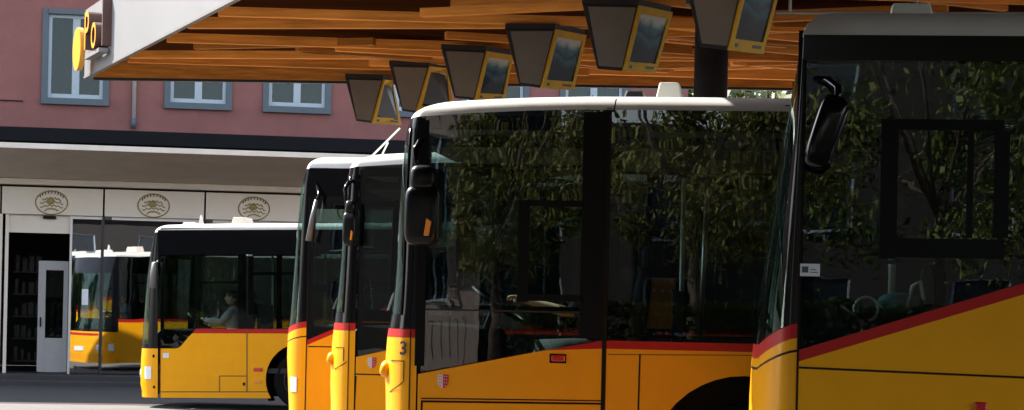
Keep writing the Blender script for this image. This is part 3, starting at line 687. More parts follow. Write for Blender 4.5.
B4 = Bus('bus', 'tmp', 798, 12.3, YAW, nose=[(749, 409), (800, 36)])       # measured first, removed again
m4 = dict(zr1=B4.z(797, 323.5), zr0=B4.z(797, 338), zs=B4.z(797, 352), rz=B4.z(870, 37), rt=B4.z(870, 16)); bpy.data.objects.remove(B4.root)
B4, ztop = coach('shaded yellow coach at far right with big tilted black mirror and rising red belt', 798, 12.3,
                 [(749, 409), (750, 385), (752, 360), (754, 340), (758, 300), (766, 240), (776, 175), (786, 110), (795, 62), (802, 37)],
                 m4['rz'], m4['rt'] - m4['rz'] + 0.042, (m4['zr1'], m4['zr0']), 0.13, m4['zs'], 0, 0)
B = B4
g0, g1 = (0.012, B.z(799, 350)), B.uz(1024, 283); sl_ = (g1[1] - g0[1]) / (g1[0] - g0[0])
uK = 2.0; zK = g0[1] + sl_ * (uK - g0[0]); rw = B.z(900, 330) - B.z(900, 341.5)
B.common(0.26, ztop, zK - rw, arches=(2.6, 8.6))
B.side('side_panel', M['yellow'], B.lower_poly([(0.012, g0[1] - rw), (uK, zK - rw), (L, zK - rw)], 0.26, (2.6, 8.6)), 0.0, 0.03)
B.side('red_stripe', M['red'], [(0.012, g0[1] - rw), (uK, zK - rw), (L, zK - rw), (L, zK), (uK, zK), (0.012, g0[1])], 0.0, 0.03)
B.side('side_window', M['busglass'], [(0.02, g0[1] + 0.006), (uK, zK + 0.006), (uK, ztop), (0.02, ztop)], -0.002, 0.008)
for a, c in ((uK + 0.01, 3.6), (3.61, 5.2), (5.21, 6.8), (6.81, 8.4), (8.41, L - 0.05)):
    B.side('side_window', M['busglass'], [(a, zK + 0.004), (c, zK + 0.004), (c, ztop), (a, ztop)], -0.002, 0.008)
fr = MB()
bar(fr, B, 799, 812, 30, 352); bar(fr, B, 812, 1100, 30, 64); bar(fr, B, 812, 1100, 258, 268)
gasket(B, [(882, 896, 119, 259), (896, 1004, 119, 131), (896, 1004, 238, 259), (995, 1008, 131, 238), (968, 972, 131, 238)]); bar(fr, B, 1090, 1110, 64, 280)
fr.box(0.0, L, 0.012, 0.03, ztop - 0.1, ztop)
for a in (3.6, 5.2, 6.8, 8.4): fr.box(a - 0.06, a + 0.06, 0.012, 0.04, zK, ztop)
fr.build('window_frame', M['matte'], B.root)
B.side('header_panel', M['black'], [(0.0, B.z(850, 60)), (L, B.z(850, 60)), (L, ztop), (0.0, ztop)], -0.008, 0.004)
B.driver_area(1.25, 1.1, 0.45, 1.52)
B.seam([B.uz(799, 367.5), B.uz(1024, 377.5), B.uz(1100, 380)], 0.012); B.side('panel_seam', M['seam'], [(0.0, 0.26), (0.012, 0.26), (0.012, ztop), (0.0, ztop)], -0.004, 0.02)
u0, z0 = B.uz(800, 276); u1, z1 = B.uz(820, 264)
o = MB().box(u0, u1, -0.006, -0.003, z0, z1).build('sticker', M['paper'], B.root)
MB().box(u0 + 0.01, u0 + 0.045, -0.008, -0.006, z0 + 0.02, z1 - 0.015).box(u0 + 0.055, u1 - 0.01, -0.008, -0.006, z0 + 0.02, z0 + 0.024).box(u0 + 0.055, u1 - 0.02, -0.008, -0.006, z0 + 0.035, z0 + 0.039).build('sticker_print', M['bluegrey'], o)
u0, z0 = B.uz(974, 415); u1, z1 = B.uz(987, 402)
MB().box(u0, u1, -0.018, 0.0, z0, z1).build('marker_light', M['redlens'], B.root, False, 0.01)
# tilted mirror
ua, za = B.uz(838, 96, -0.22); ub, zb_ = B.uz(814, 168, -0.22)
c = Vector(((ua + ub) / 2, -0.22, (za + zb_) / 2)); ang = math.atan2(ua - ub, za - zb_); ln = math.hypot(ua - ub, za - zb_) / 2
m = MB().blob(c, (0.078, 0.10, ln), 4.2, 14, Matrix.Rotation(ang, 3, 'Y')).build('mirror', M['black'], B.root, True)
q = MB(); q.tube([(ua, -0.22, za - 0.03), (ua + 0.0, -0.18, za + 0.05), (ua - 0.05, -0.08, za + 0.10), (ua - 0.14, 0.04, za + 0.12)], 0.022, 8); q.build('mirror_arm', M['black'], m, True)
rt = Matrix.Rotation(ang, 3, 'Y'); q = MB(); q.blob(c + rt @ Vector((0.070, 0, 0)), (0.012, 0.09, ln * 0.8), 5, 10, rt); q.build('mirror_glass', M['display'], m, True)
u0, z0 = B.uz(858, 120, -0.05)
q = MB(); q.blob((B.u(835), 0.25, B.z(835, 118)), (0.09, 0.02, 0.11), 4, 8); q.build('inner_mirror', M['matte'], B.root, True)
roof_box(B, 'roof_vent', M['pole'], 888, 936, 2, 17, 0.7, 1.3)
q = MB(); q.tube([(B.u(902), 1.2, 1.7), (B.u(902), 1.2, 2.55)], 0.022, 8); q.build('handrail', M['pole'], B.root, True)
q = MB(); q.blob((B.u(905), 0.5, B.z(905, 302)), (0.13, 0.1, 0.06), 2.2, 8); q.build('coat', M['teal'], B.root, True)
q = MB(); q.tube([(B.u(912), 0.4, B.z(912, 308)), (B.u(916), 0.38, B.z(916, 285)), (B.u(924), 0.36, B.z(924, 280)), (B.u(928), 0.36, B.z(928, 300))], 0.012, 6); q.build('grab_handle', M['pole'], B.root, True)
q = MB(); cu, cz = B.uz(866, 309, 0.45); q.tube([(cu + 0.07 * math.cos(k * math.pi / 10), 0.45, cz + 0.07 * math.sin(k * math.pi / 10)) for k in range(21)], 0.008, 6); q.build('instrument_ring', M['pole'], B.root, True)

t1 = Bus('bus', 'tmp', 307, 24.3, YAW, nose=[(288, 409), (303, 170)])
m1 = dict(zr1=t1.z(306, 321.5), zr0=t1.z(306, 327.5), zs=t1.z(306, 337), rz=t1.z(325, 169), rt=t1.z(335, 156)); bpy.data.objects.remove(t1.root)
B1, ztop = coach('yellow coach between the small background bus and the other noses, pale slanting mirror arm', 307, 24.3,
                 [(289, 409), (288, 385), (287, 355), (288, 335), (290, 318), (293, 280), (297, 230), (301, 190), (304, 175), (307, 169)],
                 m1['rz'], m1['rt'] - m1['rz'], (m1['zr1'], m1['zr0']), 0.10, m1['zs'], 0, 0)
B = B1
g0 = (0.012, B.z(308, 340)); g1 = B.uz(331, 330); sl_ = (g1[1] - g0[1]) / (g1[0] - g0[0]); uK = 1.2; zK = g0[1] + sl_ * (uK - g0[0]); rw = 0.055
B.common(0.26, ztop, zK - rw, arches=(2.6, 8.6))
B.side('side_panel', M['yellow'], B.lower_poly([(0.012, g0[1] - rw), (uK, zK - rw), (L, zK - rw)], 0.26, (2.6, 8.6)), 0.0, 0.03)
B.side('red_stripe', M['red'], [(0.012, g0[1] - rw), (uK, zK - rw), (L, zK - rw), (L, zK), (uK, zK), (0.012, g0[1])], 0.0, 0.03)
B.side('side_window', M['busglass'], [(0.02, g0[1] + 0.006), (uK, zK + 0.006), (uK, ztop), (0.02, ztop)], -0.002, 0.008)
for a, c in ((uK + 0.01, 3.6), (3.61, 5.2), (5.21, 6.8), (6.81, 8.4), (8.41, L - 0.05)):
    B.side('side_window', M['busglass'], [(a, zK + 0.004), (c, zK + 0.004), (c, ztop), (a, ztop)], -0.002, 0.008)
fr = MB(); fr.box(0.012, 0.07, 0.012, 0.045, g0[1] + 0.02, ztop); fr.box(0.07, L, 0.012, 0.03, ztop - 0.45, ztop); fr.box(0.07, 1.2, 0.012, 0.04, 1.75, 1.83)
for a in (1.2, 3.6, 5.2, 6.8, 8.4): fr.box(a - 0.06, a + 0.06, 0.012, 0.04, zK, ztop)
fr.build('window_frame', M['matte'], B.root)
B.side('header_panel', M['black'], [(0.0, B.z(325, 196)), (L, B.z(325, 196)), (L, ztop), (0.0, ztop)], -0.008, 0.004)
B.driver_area(1.25, 1.1, 0.45, 1.52, bus_seats=False)
B.seam([B.uz(308, 346.5), B.uz(340, 347)], 0.012); B.side('panel_seam', M['seam'], [(0.0, 0.26), (0.012, 0.26), (0.012, ztop), (0.0, ztop)], -0.004, 0.02)
headlight(B, [B.u(290), B.u(292), B.u(294), B.u(296.5), B.u(298.5)], [B.z(294, 392), B.z(294, 386), B.z(294, 377)])
ua, za = B.uz(316.5, 200, -0.2); ub, zb_ = B.uz(309, 241, -0.2)
m = MB().tube([(ua, -0.2, za), ((ua * 0.55 + ub * 0.45), -0.24, za * 0.55 + zb_ * 0.45), (ub, -0.22, zb_)], 0.022, 8, 0.036).build('mirror', M['greymirror'], B.root, True)
q = MB(); q.tube([(ua, -0.2, za - 0.02), (ua + 0.02, -0.16, za + 0.06), (ua - 0.05, 0.0, za + 0.2)], 0.02, 8); q.build('mirror_arm', M['black'], m, True)

# ---------------- small bus in the background
B0 = Bus('bus', 'whole yellow bus nose in the background at left, standing in the open before the shop', 160, 36.9, YAW, zg=-0.18, pitch=-0.020,
         nose=[(142, 392), (140.5, 385), (141, 360), (142, 347), (143.5, 325), (146, 290), (149, 262), (152, 245), (154, 236), (155, 231)], roofz=3.0, roofh=0.11, roofdrop=0.03, roofin=0.22)
B = B0
tz = lambda x, y: B.z(x, y)
zyb, zrt = tz(260, 333), tz(260, 328.5); B.roofz = tz(230, 230.5); B.roofh = tz(230, 223) - B.roofz
ztop = B.roofz + 0.01; zs0 = tz(215, 398)
AR = (B.u(301), B.u(301) + 5.9)
B.common(zs0, ztop, zyb, arches=AR)
dip = [B.uz(160.5, 348.5), B.uz(176, 348.5), B.uz(179, 347.5), B.uz(181.5, 345.5), B.uz(190, 335.5), B.uz(192.5, 333.3)]
B.side('side_panel', M['yellow'], B.lower_poly(dip + [(L, zyb)], zs0, AR, rad=0.60), 0.0, 0.03)
d2 = [B.uz(192.5, 333.3), (L, zyb), (L, zrt), B.uz(196, 328.8)]
B.side('red_stripe', M['red'], d2, 0.0, 0.03)
gl = [(p[0], p[1] + 0.006) for p in dip] + [(B.u(196), zrt + 0.004), (B.u(246), zrt + 0.004), (B.u(246), ztop), (dip[0][0], ztop)]
B.side('side_window', M['busglass'], gl, -0.002, 0.008)
for a, c in ((B.u(248), 3.2), (3.22, 4.8), (4.82, 6.4), (6.42, 8.2), (8.22, L - 0.05)):
    B.side('side_window', M['busglass'], [(a, zrt + 0.003), (c, zrt + 0.003), (c, ztop), (a, ztop)], -0.002, 0.008)
fr = MB(); bar(fr, B, 160.5, 163.5, 228, 346); bar(fr, B, 163, 246, 228, 256); bar(fr, B, 238, 253, 256, 329); bar(fr, B, 252, 320, 228, 256); bar(fr, B, 197.5, 200, 256, 329); bar(fr, B, 200, 238, 281.5, 283.5); bar(fr, B, 253, 300, 272, 275); fr.box(0.1, L - 0.05, 0.012, 0.03, ztop - 0.14, ztop - 0.06)
for a in (3.2, 4.8, 6.4, 8.2): fr.box(a - 0.06, a + 0.08, 0.012, 0.04, zrt, ztop)
fr.build('window_frame', M['matte'], B.root)
B.side('header_panel', M['black'], [(0.0, tz(160, 254.5)), (L, tz(160, 254.5)), (L, ztop), (0.0, ztop)], -0.008, 0.004)
B.roof(); B.driver_area(1.15, 1.10, 0.55, 1.48, bus_seats=False)
zyf = tz(150, 348.5)
B.front('front_panel', M['yellow'], zs0, zyf, nz=8)
B.front('windscreen_base', M['black'], zyf + 0.002, zyf + 0.07, nz=1)
B.front('windscreen', M['screen'], zyf + 0.07, tz(160, 256), 0.05, W - 0.05, nz=8)
for v0, v1 in ((0, 0.05), (W - 0.05, W)): B.front('pillar', M['black'], zyf + 0.07, tz(160, 256), v0, v1, nz=8)
B.front('destination_header', M['black'], tz(160, 256), lambda v: B.top_at(v), nz=3)
B.front('front_stripe', M['red'], zyf - 0.10, zyf - 0.04, 0.35, W - 0.35, nz=1, off=0.006)
headlight(B, [B.u(143.3), B.u(145), B.u(147), B.u(149), B.u(151.5)], [tz(146, 379), tz(146, 373), tz(146, 366.5)])
for vv in (0.45, W - 0.45):
    q = MB(); zc = tz(146, 374); q.blob((B.plan(vv, B.n_at(zc)) + 0.062, vv, zc), (0.06, 0.15, 0.11), 2.6, 10); q.build('headlight', M['lens'], B.root, True)
MB().box(-B.n_at(0.6) - 0.02, -B.n_at(0.6) + 0.02, W / 2 - 0.26, W / 2 + 0.26, 0.5, 0.61).build('number_plate', M['paper'], B.root)
B.seam([B.uz(160.5, 349), (B.u(160.5), zs0)], 0.012, M['seamsoft']); B.seam([B.uz(247, 330), B.uz(247, 391.5)], 0.02, M['seamsoft'])
B.seam([B.uz(219.5, 391.5), B.uz(219.5, 376), B.uz(247, 376)], 0.016, M['seamsoft']); B.seam([B.uz(142, 391.5), B.uz(268, 391.5)][0:0] + [B.uz(161, 391.8), B.uz(268, 391.8)], 0.016, M['seamsoft'])
for x, y in ((244, 384),): u_, z_ = B.uz(x, y); MB().box(u_ - 0.02, u_ + 0.02, -0.006, 0, z_ - 0.025, z_ + 0.025).build('lock', M['seam'], B.root)
for x, y in ((153.5, 356), (154, 387)): u_, z_ = B.uz(x, y); MB().blob((u_, B.corner_v(u_, z_) - 0.003, z_), (0.02, 0.012, 0.025), 2.5, 6).build('tow_cover', M['seam'], B.root)
u_, z_ = B.uz(258, 369.5); MB().box(u_ - 0.075, u_ + 0.075, -0.02, 0, z_ - 0.03, z_ + 0.03).build('marker_light', M['redlens'], B.root, False, 0.01)
u_, z_ = B.uz(258, 381.5); MB().box(u_ - 0.07, u_ + 0.07, -0.01, 0, z_ - 0.025, z_ + 0.025).build('indicator_or_reflection', M['orange'], B.root, False, 0.01)
u_, z_ = B.uz(166, 355.5); MB().box(u_ - 0.05, u_ + 0.05, -0.004, 0, z_ - 0.04, z_ + 0.04).build('sticker', M['paper'], B.root)
u_, zt_ = B.uz(154.5, 261, -0.18); _, zb_ = B.uz(154.5, 288, -0.18)
m = MB().tube([(u_ + 0.06, -0.18, zt_), (u_, -0.2, zt_ - 0.03), (u_ - 0.02, -0.2, (zt_ + zb_) / 2), (u_ - 0.03, -0.18, zb_)], 0.035, 10, 0.055).build('mirror', M['greymirror'], B.root, True)
MB().tube([(u_ + 0.06, -0.18, zt_), (u_ + 0.08, -0.05, zt_ + 0.05), (u_ + 0.06, 0.05, zt_ + 0.1)], 0.02, 6).build('mirror_arm', M['black'], m)
roof_box(B, 'roof_vent', M['cream'], 231, 246, 217, 223, 0.8, 1.4); roof_box(B, 'antenna', M['white'], 198, 203, 215, 224, 0.9, 1.0); roof_box(B, 'roof_vent', M['white'], 181, 196, 222, 225, 0.7, 1.3)

# ---------------- drivers
def seat_mat(B, us, vd, z): return B.mat @ Matrix.Translation((us, vd, z))
person('driver in dark short sleeved shirt holding the wheel of the bus numbered 3', seat_mat(B3, 1.27, 0.62, 1.20), 'bus drivers', M['shirtd'], (-0.60, -0.14, 0.47), (-0.59, 0.16, 0.46))
person('driver in white shirt at the wheel of the small background bus', seat_mat(B0, 1.15, 0.62, 1.10), 'bus drivers', M['shirtw'], (-0.50, -0.16, 0.40), (-0.50, 0.16, 0.40))

# ------------------------------------------------------------------ ground
b = MB(); ys = [-300, -60, 0, 22, 26, 30, 34, 38, 60, 120, 600]
zf = lambda y: 0 if y < 22 else (-0.18 * min(1, (y - 22) / 14))
b.grid([[(x, y, zf(y)) for x in (-600, -100, -40, 0, 40, 100, 600)] for y in ys])
tag(b.build('ground', M['asphalt']), kind='structure')

# ------------------------------------------------------------------ pink building
FY = R(10.0); FO = at(70, 300, 48.0); FO.z = 0
FM = Matrix.Translation(FO) @ Matrix.Rotation(FY, 4, 'Z'); FI = FM.inverted()
def fz(x, y, dep=0.0):
    o = FI @ CAM; d = FI.to_3x3() @ ray(x, y); t = (dep - o.y) / d.y; q = o + d * t; return (q.x, q.z)
BL = empty('building', FO, (0, 0, FY)); tag(BL, 'dusky pink building with blue framed windows above a dark roofed shop front', 'building')
A0, A1 = -55.0, fz(688, 90)[0]  # left end extended out of view so bus fronts mirror a dark facade
def wall(x0, x1, z0, z1, holes, y0, y1, name, mat):
    xs = sorted({x0, x1, *[h[0] for h in holes], *[h[1] for h in holes]}); zs_ = sorted({z0, z1, *[h[2] for h in holes], *[h[3] for h in holes]})
    b = MB()
    for xa, xb in zip(xs, xs[1:]):
        for za, zb in zip(zs_, zs_[1:]):
            mx, mz = (xa + xb) / 2, (za + zb) / 2
            if any(h[0] < mx < h[1] and h[2] < mz < h[3] for h in holes): continue
            b.sheet([(xa, y0, za), (xb, y0, za), (xb, y0, zb), (xa, y0, zb)])
    for h in holes:
        b.sheet([(h[0], y0, h[2]), (h[0], y1, h[2]), (h[0], y1, h[3]), (h[0], y0, h[3])]); b.sheet([(h[1], y0, h[2]), (h[1], y1, h[2]), (h[1], y1, h[3]), (h[1], y0, h[3])])
        b.sheet([(h[0], y0, h[2]), (h[1], y0, h[2]), (h[1], y1, h[2]), (h[0], y1, h[2])]); b.sheet([(h[0], y0, h[3]), (h[1], y0, h[3]), (h[1], y1, h[3]), (h[0], y1, h[3])])
    return b.build(name, mat, BL, weld=True)
zsill = fz(75, 101)[1]; zhd = fz(75, 10)[1]; zband = 4.3
wins = []
for x0, x1 in ((42, 108), (165, 231), (263.5, 330), (362, 429), (461, 528), (560, 627)):
    y = 101 + (x0 - 42) * 0.033; a0, a1 = fz(x0, y)[0], fz(x1, y)[0]; wins.append((a0, a1, zsill, zhd))
wall(A0, A1, zband, 12.0, wins, 0.0, 0.25, 'wall', M['pink'])
MB().box(A0, A1, 0.26, 9.0, 11.6, 12.0).box(A1 - 0.3, A1, 0.26, 9.0, 0.0, 11.6).box(A0, A0 + 0.3, 0.26, 9, 0, 11.6).box(A0, A1, 9.0, 9.3, 0.0, 12.0).build('rear_wall', M['pink'], BL)
for i, (a0, a1, z0, z1) in enumerate(wins):
    f = MB(); t = 0.11
    for (xa, xb, za, zb) in ((a0 - 0.02, a0 + t, z0, z1), (a1 - t, a1 + 0.02, z0, z1), (a0 + t, a1 - t, z1 - t, z1), (a0 - 0.02, a1 + 0.02, z0 - 0.09, z0 + 0.05)):
        f.box(xa, xb, -0.05 if zb - za > 0.2 else -0.10, 0.2, za, zb)
    W_ = f.build('window', M['bluegrey'], BL, False, 0.006)
    q = MB(); mid = (a0 + a1) / 2; s_ = 0.075
    i0, i1, j0, j1 = a0 + t, a1 - t, z0 + 0.05, z1 - t
    for (xa, xb, za, zb) in ((i0, i0 + s_, j0, j1), (i1 - s_, i1, j0, j1), (i0 + s_, i1 - s_, j0, j0 + s_ * 1.3), (i0 + s_, i1 - s_, j1 - s_, j1), (mid - 0.08, mid + 0.08, j0 + s_ * 1.3, j1 - s_)):
        q.box(xa, xb, 0.03, 0.10, za, zb)
    q.build('sash', M['sash'], W_, False, 0.005)
    MB().box(i0, i1, 0.06, 0.068, j0, j1).build('pane', M['winglass'], W_)
    c = MB()
    for (ca, cb) in (((i0 + 0.05, mid - 0.1), (mid + 0.05, i1 - 0.02)) if i == 0 else ((i0, mid - 0.05), (mid + 0.05, i1))):
        k = 30; c.grid([[(ca + (cb - ca) * t_ / k, 0.22 + 0.02 * math.sin(t_ * 1.7 + z), z) for t_ in range(k + 1)] for z in (j0, j1)])
    c.build('curtain', M['curtain'], W_, True)
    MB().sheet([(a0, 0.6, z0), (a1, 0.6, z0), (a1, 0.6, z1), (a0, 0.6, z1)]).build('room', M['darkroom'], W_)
# down pipe
px_, pz1 = fz(135, 60); _, pz0 = fz(134, 123)
MB().tube([(px_, -0.07, pz0 + 0.1), (px_, -0.07, 11.8)], 0.045, 10).build('downpipe', M['alu'], BL, True)
MB().tube([(px_, -0.07, pz0 - 0.12), (px_, -0.07, pz0 + 0.10)], 0.06, 10).build('pipe_shoe', M['bluegrey'], BL, True)
MB().box(fz(0, 100)[0], fz(23, 100)[0], -0.03, 0.0, fz(10, 101)[1], fz(10, 100)[1]).build('cable', M['seam'], BL)
# overhang with sloping soffit
OD = -2.8
zfe0 = fz(100, 150.5, OD)[1]; zfe1 = fz(100, 145.5, OD)[1]; zfd = fz(100, 129.5, OD)[1]; zbk = fz(100, 181, -0.05)[1]
MB().prism([(OD, zfe0), (OD, zfe1), (0.0, zfe1 + 0.04), (0.0, zbk), (-0.35, zbk)], A0, A1 + 0.6, axis='x').build('overhang_soffit', M['soffit'], BL)
MB().box(A0, A1 + 0.61, OD - 0.03, OD - 0.002, zfe0 - 0.01, zfe1).build('overhang_edge', M['cream'], BL, False, 0.01)
MB().box(A0, A1 + 0.6, OD + 0.02, -0.004, zfe1 + 0.045, zfd).build('overhang_roof', M['darkband'], BL, False, 0.01)
zsp1, zsp0 = fz(104, 189.5)[1], fz(104, 216.5)[1]
MB().box(A0, A1, -0.30, -0.14, zbk - 0.14, zbk - 0.004).build('cornice', M['cream'], BL, False, 0.02)
MB().box(A0, A1, -0.10, 0.0, zsp1 + 0.005, zbk - 0.002).build('dark_slot', M['seam'], BL)
b0 = fz(104, 200)[0]; bp = fz(205, 203)[0] - b0
zfl = fz(70, 374)[1]           # shop floor level
k = 0
for k in range(-8, 6):
    a = b0 + k * bp
    if a + bp > A1: break
    sp = MB().box(a + 0.02, a + bp - 0.02, -0.10, -0.03, zsp0, zsp1).build('sign_panel', M['shoppanel'], BL, False, 0.006)
    ec = a + bp * 0.49; ez = (zsp0 + zsp1) / 2 - 0.03; rx, rz = 0.34, 0.255
    e = MB(); e.tube([(ec + rx * math.cos(t * math.pi / 20), -0.105, ez + rz * math.sin(t * math.pi / 20)) for t in range(41)], 0.015, 6)
    em = e.build('emblem', M['gold'], sp, True)
    # generic crest: disc, wavy bands, arc of little strokes
    MB().prism([(ec + (rx - 0.015) * math.cos(t * math.pi / 20), ez + (rz - 0.015) * math.sin(t * math.pi / 20)) for t in range(40)], -0.103, -0.10).build('emblem_field', M['shoppanel'], sp)
    e = MB()
    for j, (h, w0) in enumerate(((0.10, 0.20), (0.02, 0.25), (-0.06, 0.24), (-0.13, 0.15))):
        e.tube([(ec - w0 + 2 * w0 * t / 16, -0.108, ez + h + 0.02 * math.sin(t * 1.9 + j) - 0.05 * ((t - 8) / 8) ** 2) for t in range(17)], 0.013, 6)
    e.blob((ec - 0.02, -0.105, ez + 0.03), (0.09, 0.02, 0.07), 2, 8); e.build('emblem_bands', M['gold'], sp, True)
    e = MB()
    for t in range(9):
        an = math.pi * (0.2 + 0.6 * t / 8); e.box(ec + 0.30 * math.cos(an) - 0.012, ec + 0.30 * math.cos(an) + 0.012, -0.118, -0.112, ez + 0.23 * math.sin(an) - 0.03, ez + 0.23 * math.sin(an) + 0.02)
    e.build('emblem_letters', M['brown'], sp)
# shop front
MB().box(A0, fz(1, 300)[0], -0.05, 0.1, zfl, zsp0 - 0.004).build('shop_wall', M['shoppanel'], BL)
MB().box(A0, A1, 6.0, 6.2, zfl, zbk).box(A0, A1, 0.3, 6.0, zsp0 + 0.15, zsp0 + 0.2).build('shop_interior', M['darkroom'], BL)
MB().box(A0, A1, 0.02, 6.0, zfl - 0.1, zfl - 0.002).build('shop_floor', M['pavement'], BL)
xL, xD = fz(4, 300)[0], fz(69, 300)[0]
MB().box(xL, xD, 0.02, 0.08, fz(40, 233)[1], zsp0 - 0.004).build('door_header', M['shoppanel'], BL)
MB().box(fz(43, 220)[0], fz(56, 220)[0], -0.06, 0.02, fz(50, 219)[1], fz(50, 216)[1]).build('sensor', M['matte'], BL)
MB().box(xL + 0.0, xL + 0.07, -0.04, 0.08, zfl, zsp0 - 0.004).build('door_post', M['shoppanel'], BL)
q = MB()
for j in range(5):
    for k in range(9): x_ = xL + 0.15 + k * 0.15; q.box(x_, x_ + random.uniform(0.06, 0.13), 1.6 + random.uniform(0, 0.2), 1.9, zfl + 0.25 + 0.5 * j, zfl + 0.4 + 0.5 * j + random.uniform(0, 0.22))
    q.box(xL + 0.1, xD - 0.05, 1.6, 1.9, zfl + 0.21 + 0.5 * j, zfl + 0.24 + 0.5 * j)
q.build('goods_shelf', M['goods'], BL)
dx0, dx1 = fz(38, 300, 0.5)[0], fz(68, 300, 0.5)[0]; dz0, dz1 = fz(50, 372, 0.5)[1], fz(50, 261, 0.5)[1]; zmid = fz(50, 338, 0.5)[1]
d = MB()
for (xa, xb, za, zb) in ((dx0, dx0 + 0.16, dz0, dz1), (dx1 - 0.10, dx1, dz0, dz1), (dx0 + 0.16, dx1 - 0.1, dz1 - 0.2, dz1), (dx0 + 0.16, dx1 - 0.1, dz0, zmid)): d.box(xa, xb, 0.5, 0.55, za, zb)
D_ = d.build('door', M['doorwhite'], BL, False, 0.005)
MB().box(dx0 + 0.16, dx1 - 0.1, 0.52, 0.53, zmid, dz1 - 0.2).build('door_pane', M['winglass'], D_)
MB().box(dx0 + 0.05, dx0 + 0.08, 0.46, 0.5, dz0 + 1.0, dz0 + 1.2).build('handle', M['matte'], D_)
# glazing bays
bays = [(fz(70, 300)[0], b0)] + [(b0 + k * bp, b0 + (k + 1) * bp) for k in range(0, 6) if b0 + (k + 1) * bp < A1]
for a, c in bays:
    hw_ = (c - a) / 2 - 0.02
    o = MB().box(-hw_, hw_, 0.0, 0.012, zfl + 0.02, zsp0 - 0.006).build('shop_window', M['shopglass'], BL); o.location = ((a + c) / 2, 0.06, 0); o.rotation_euler = (0, 0, R(4.5))
    MB().box(c - 0.03, c + 0.03, -0.02, 0.05, zfl, zsp0 - 0.004).build('mullion', M['signdark'], BL)
    MB().box(a, c, -0.012, 0.03, zsp0 - 0.07, zsp0 - 0.005).build('window_rail', M['alu'], BL)
a = fz(70, 300)[0]; MB().box(a - 0.03, a + 0.02, -0.03, 0.05, zfl, zsp0 - 0.004).build('mullion', M['alu'], BL)
for (x0, x1, y0, y1) in ((82, 88, 289, 305),): u0, z1 = fz(x0, y0); u1, z0 = fz(x1, y1); MB().box(u0, u1, -0.012, -0.002, z0, z1).build('notice', M['paper'], BL)
u0, z1 = fz(74, 366); MB().box(u0, u0 + 0.07, -0.012, -0.002, z1 - 0.08, z1).build('notice', M['signdark'], BL)
for j in range(3):
    u0 = bays[1][0] + 0.4 + j * 0.8; MB().box(u0, u0 + 0.5, 1.2, 1.6, zfl, zfl + 0.9 + 0.2 * j).build('shop_counter', M['goods'], BL)
# pavement in front
rb = MB(); rows = []
for t in range(-40, 61, 4):
    p, q = FM @ Vector((t, -10.6, 0)), FM @ Vector((t, -2.3, 0)); rows.append([(p.x, p.y, zf(p.y) + 0.004), ((p.x + q.x) / 2, (p.y + q.y) / 2, zf((p.y + q.y) / 2) + 0.004), (q.x, q.y, zf(q.y) + 0.004)])
rb.grid(rows); tag(rb.build('shaded_road', M['shaded_road']), kind='structure')  # dark strip puts the building's shade into the ground colour
ob = MB(); ob.box(A0 - 10, A1 + 12, -2.2, 0.02, -0.4, zfl - 0.1).box(A0 - 10, A1 + 12, -1.2, 0.015, zfl - 0.1, zfl - 0.005)
o = ob.build('pavement', M['pavement']); o.location = FO; o.rotation_euler = (0, 0, FY); tag(o, kind='structure')
ob = MB()
for j in range(16): ob.box(A0 - 2 + j * 2.4, A0 + 0.38 + j * 2.4, -2.42, -2.21, -0.4, zfl - 0.09)
o = ob.build('kerb', M['kerb'], None, False, 0.015); o.location = FO; o.rotation_euler = (0, 0, FY); tag(o, kind='structure')

# ------------------------------------------------------------------ canopy
HC = 5.2
A = at(88, 78.5, 35.5); HC = A.z
zc1 = at(88.5, 10, 35.5).z
vpd = Vector((0.357, -0.934))
def fas(Y): return A.x + (35.5 - Y) * vpd.x / -vpd.y
E = [(A.x, 35.5), (16.0, 34.0), (16.0, -3.0), (-11.0, -3.0), (-11.0, 12.5), (-3.2, 15.3), (-0.30, 16.6), (fas(19.0), 19.0)]  # unseen near side added and jogged to shade the coach and bus roof
CN = empty('canopy', (0, 0, 0)); CN.location = (A.x, 35.5, 0); tag(CN, 'big station canopy with white fascia and orange timber lattice soffit over the bays', 'canopy')
loc = lambda p: (p[0] - A.x, p[1] - 35.5)
def inset(poly, d):
    cx = sum(p[0] for p in poly) / len(poly); cy = sum(p[1] for p in poly) / len(poly)
    return poly
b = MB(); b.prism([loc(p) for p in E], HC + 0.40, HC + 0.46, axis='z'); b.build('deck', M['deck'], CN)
b = MB(); b.prism([loc(p) for p in E], zc1 - 0.06, zc1, axis='z'); b.build('roof', M['fascia'], CN)
b = MB(); e = MB()
def strip(b, p, q, z0, z1, th):
    p, q = Vector(loc(p)), Vector(loc(q)); d = (q - p).normalized(); n = Vector((-d.y, d.x)) * th
    b.hexa([(p.x, p.y, z0), (q.x, q.y, z0), (q.x, q.y, z1), (p.x, p.y, z1)], [(p.x + n.x, p.y + n.y, z0), (q.x + n.x, q.y + n.y, z0), (q.x + n.x, q.y + n.y, z1), (p.x + n.x, p.y + n.y, z1)])
pf, pn = (fas(35.5), 35.5), (fas(19.0), 19.0)
strip(b, pf, pn, HC + 0.03, zc1 - 0.005, -0.06); strip(e, pf, pn, HC - 0.005, HC + 0.029, -0.07)
strip(b, pn, (-0.30, 16.6), HC + 0.03, zc1 - 0.005, -0.06); strip(b, (-0.30, 16.6), (-3.2, 15.3), HC + 0.03, zc1 - 0.005, -0.06); strip(b, (-3.2, 15.3), (-11.0, 12.5), HC + 0.03, zc1 - 0.005, -0.06); strip(b, (-11.0, 12.5), (-11.0, -3.0), HC + 0.03, zc1 - 0.005, -0.06); strip(b, (-11.0, -3.0), (16, -3.0), HC + 0.03, zc1 - 0.005, -0.06)
b.build('fascia', M['fascia'], CN); e.build('fascia_edge', M['fasciaedge'], CN)
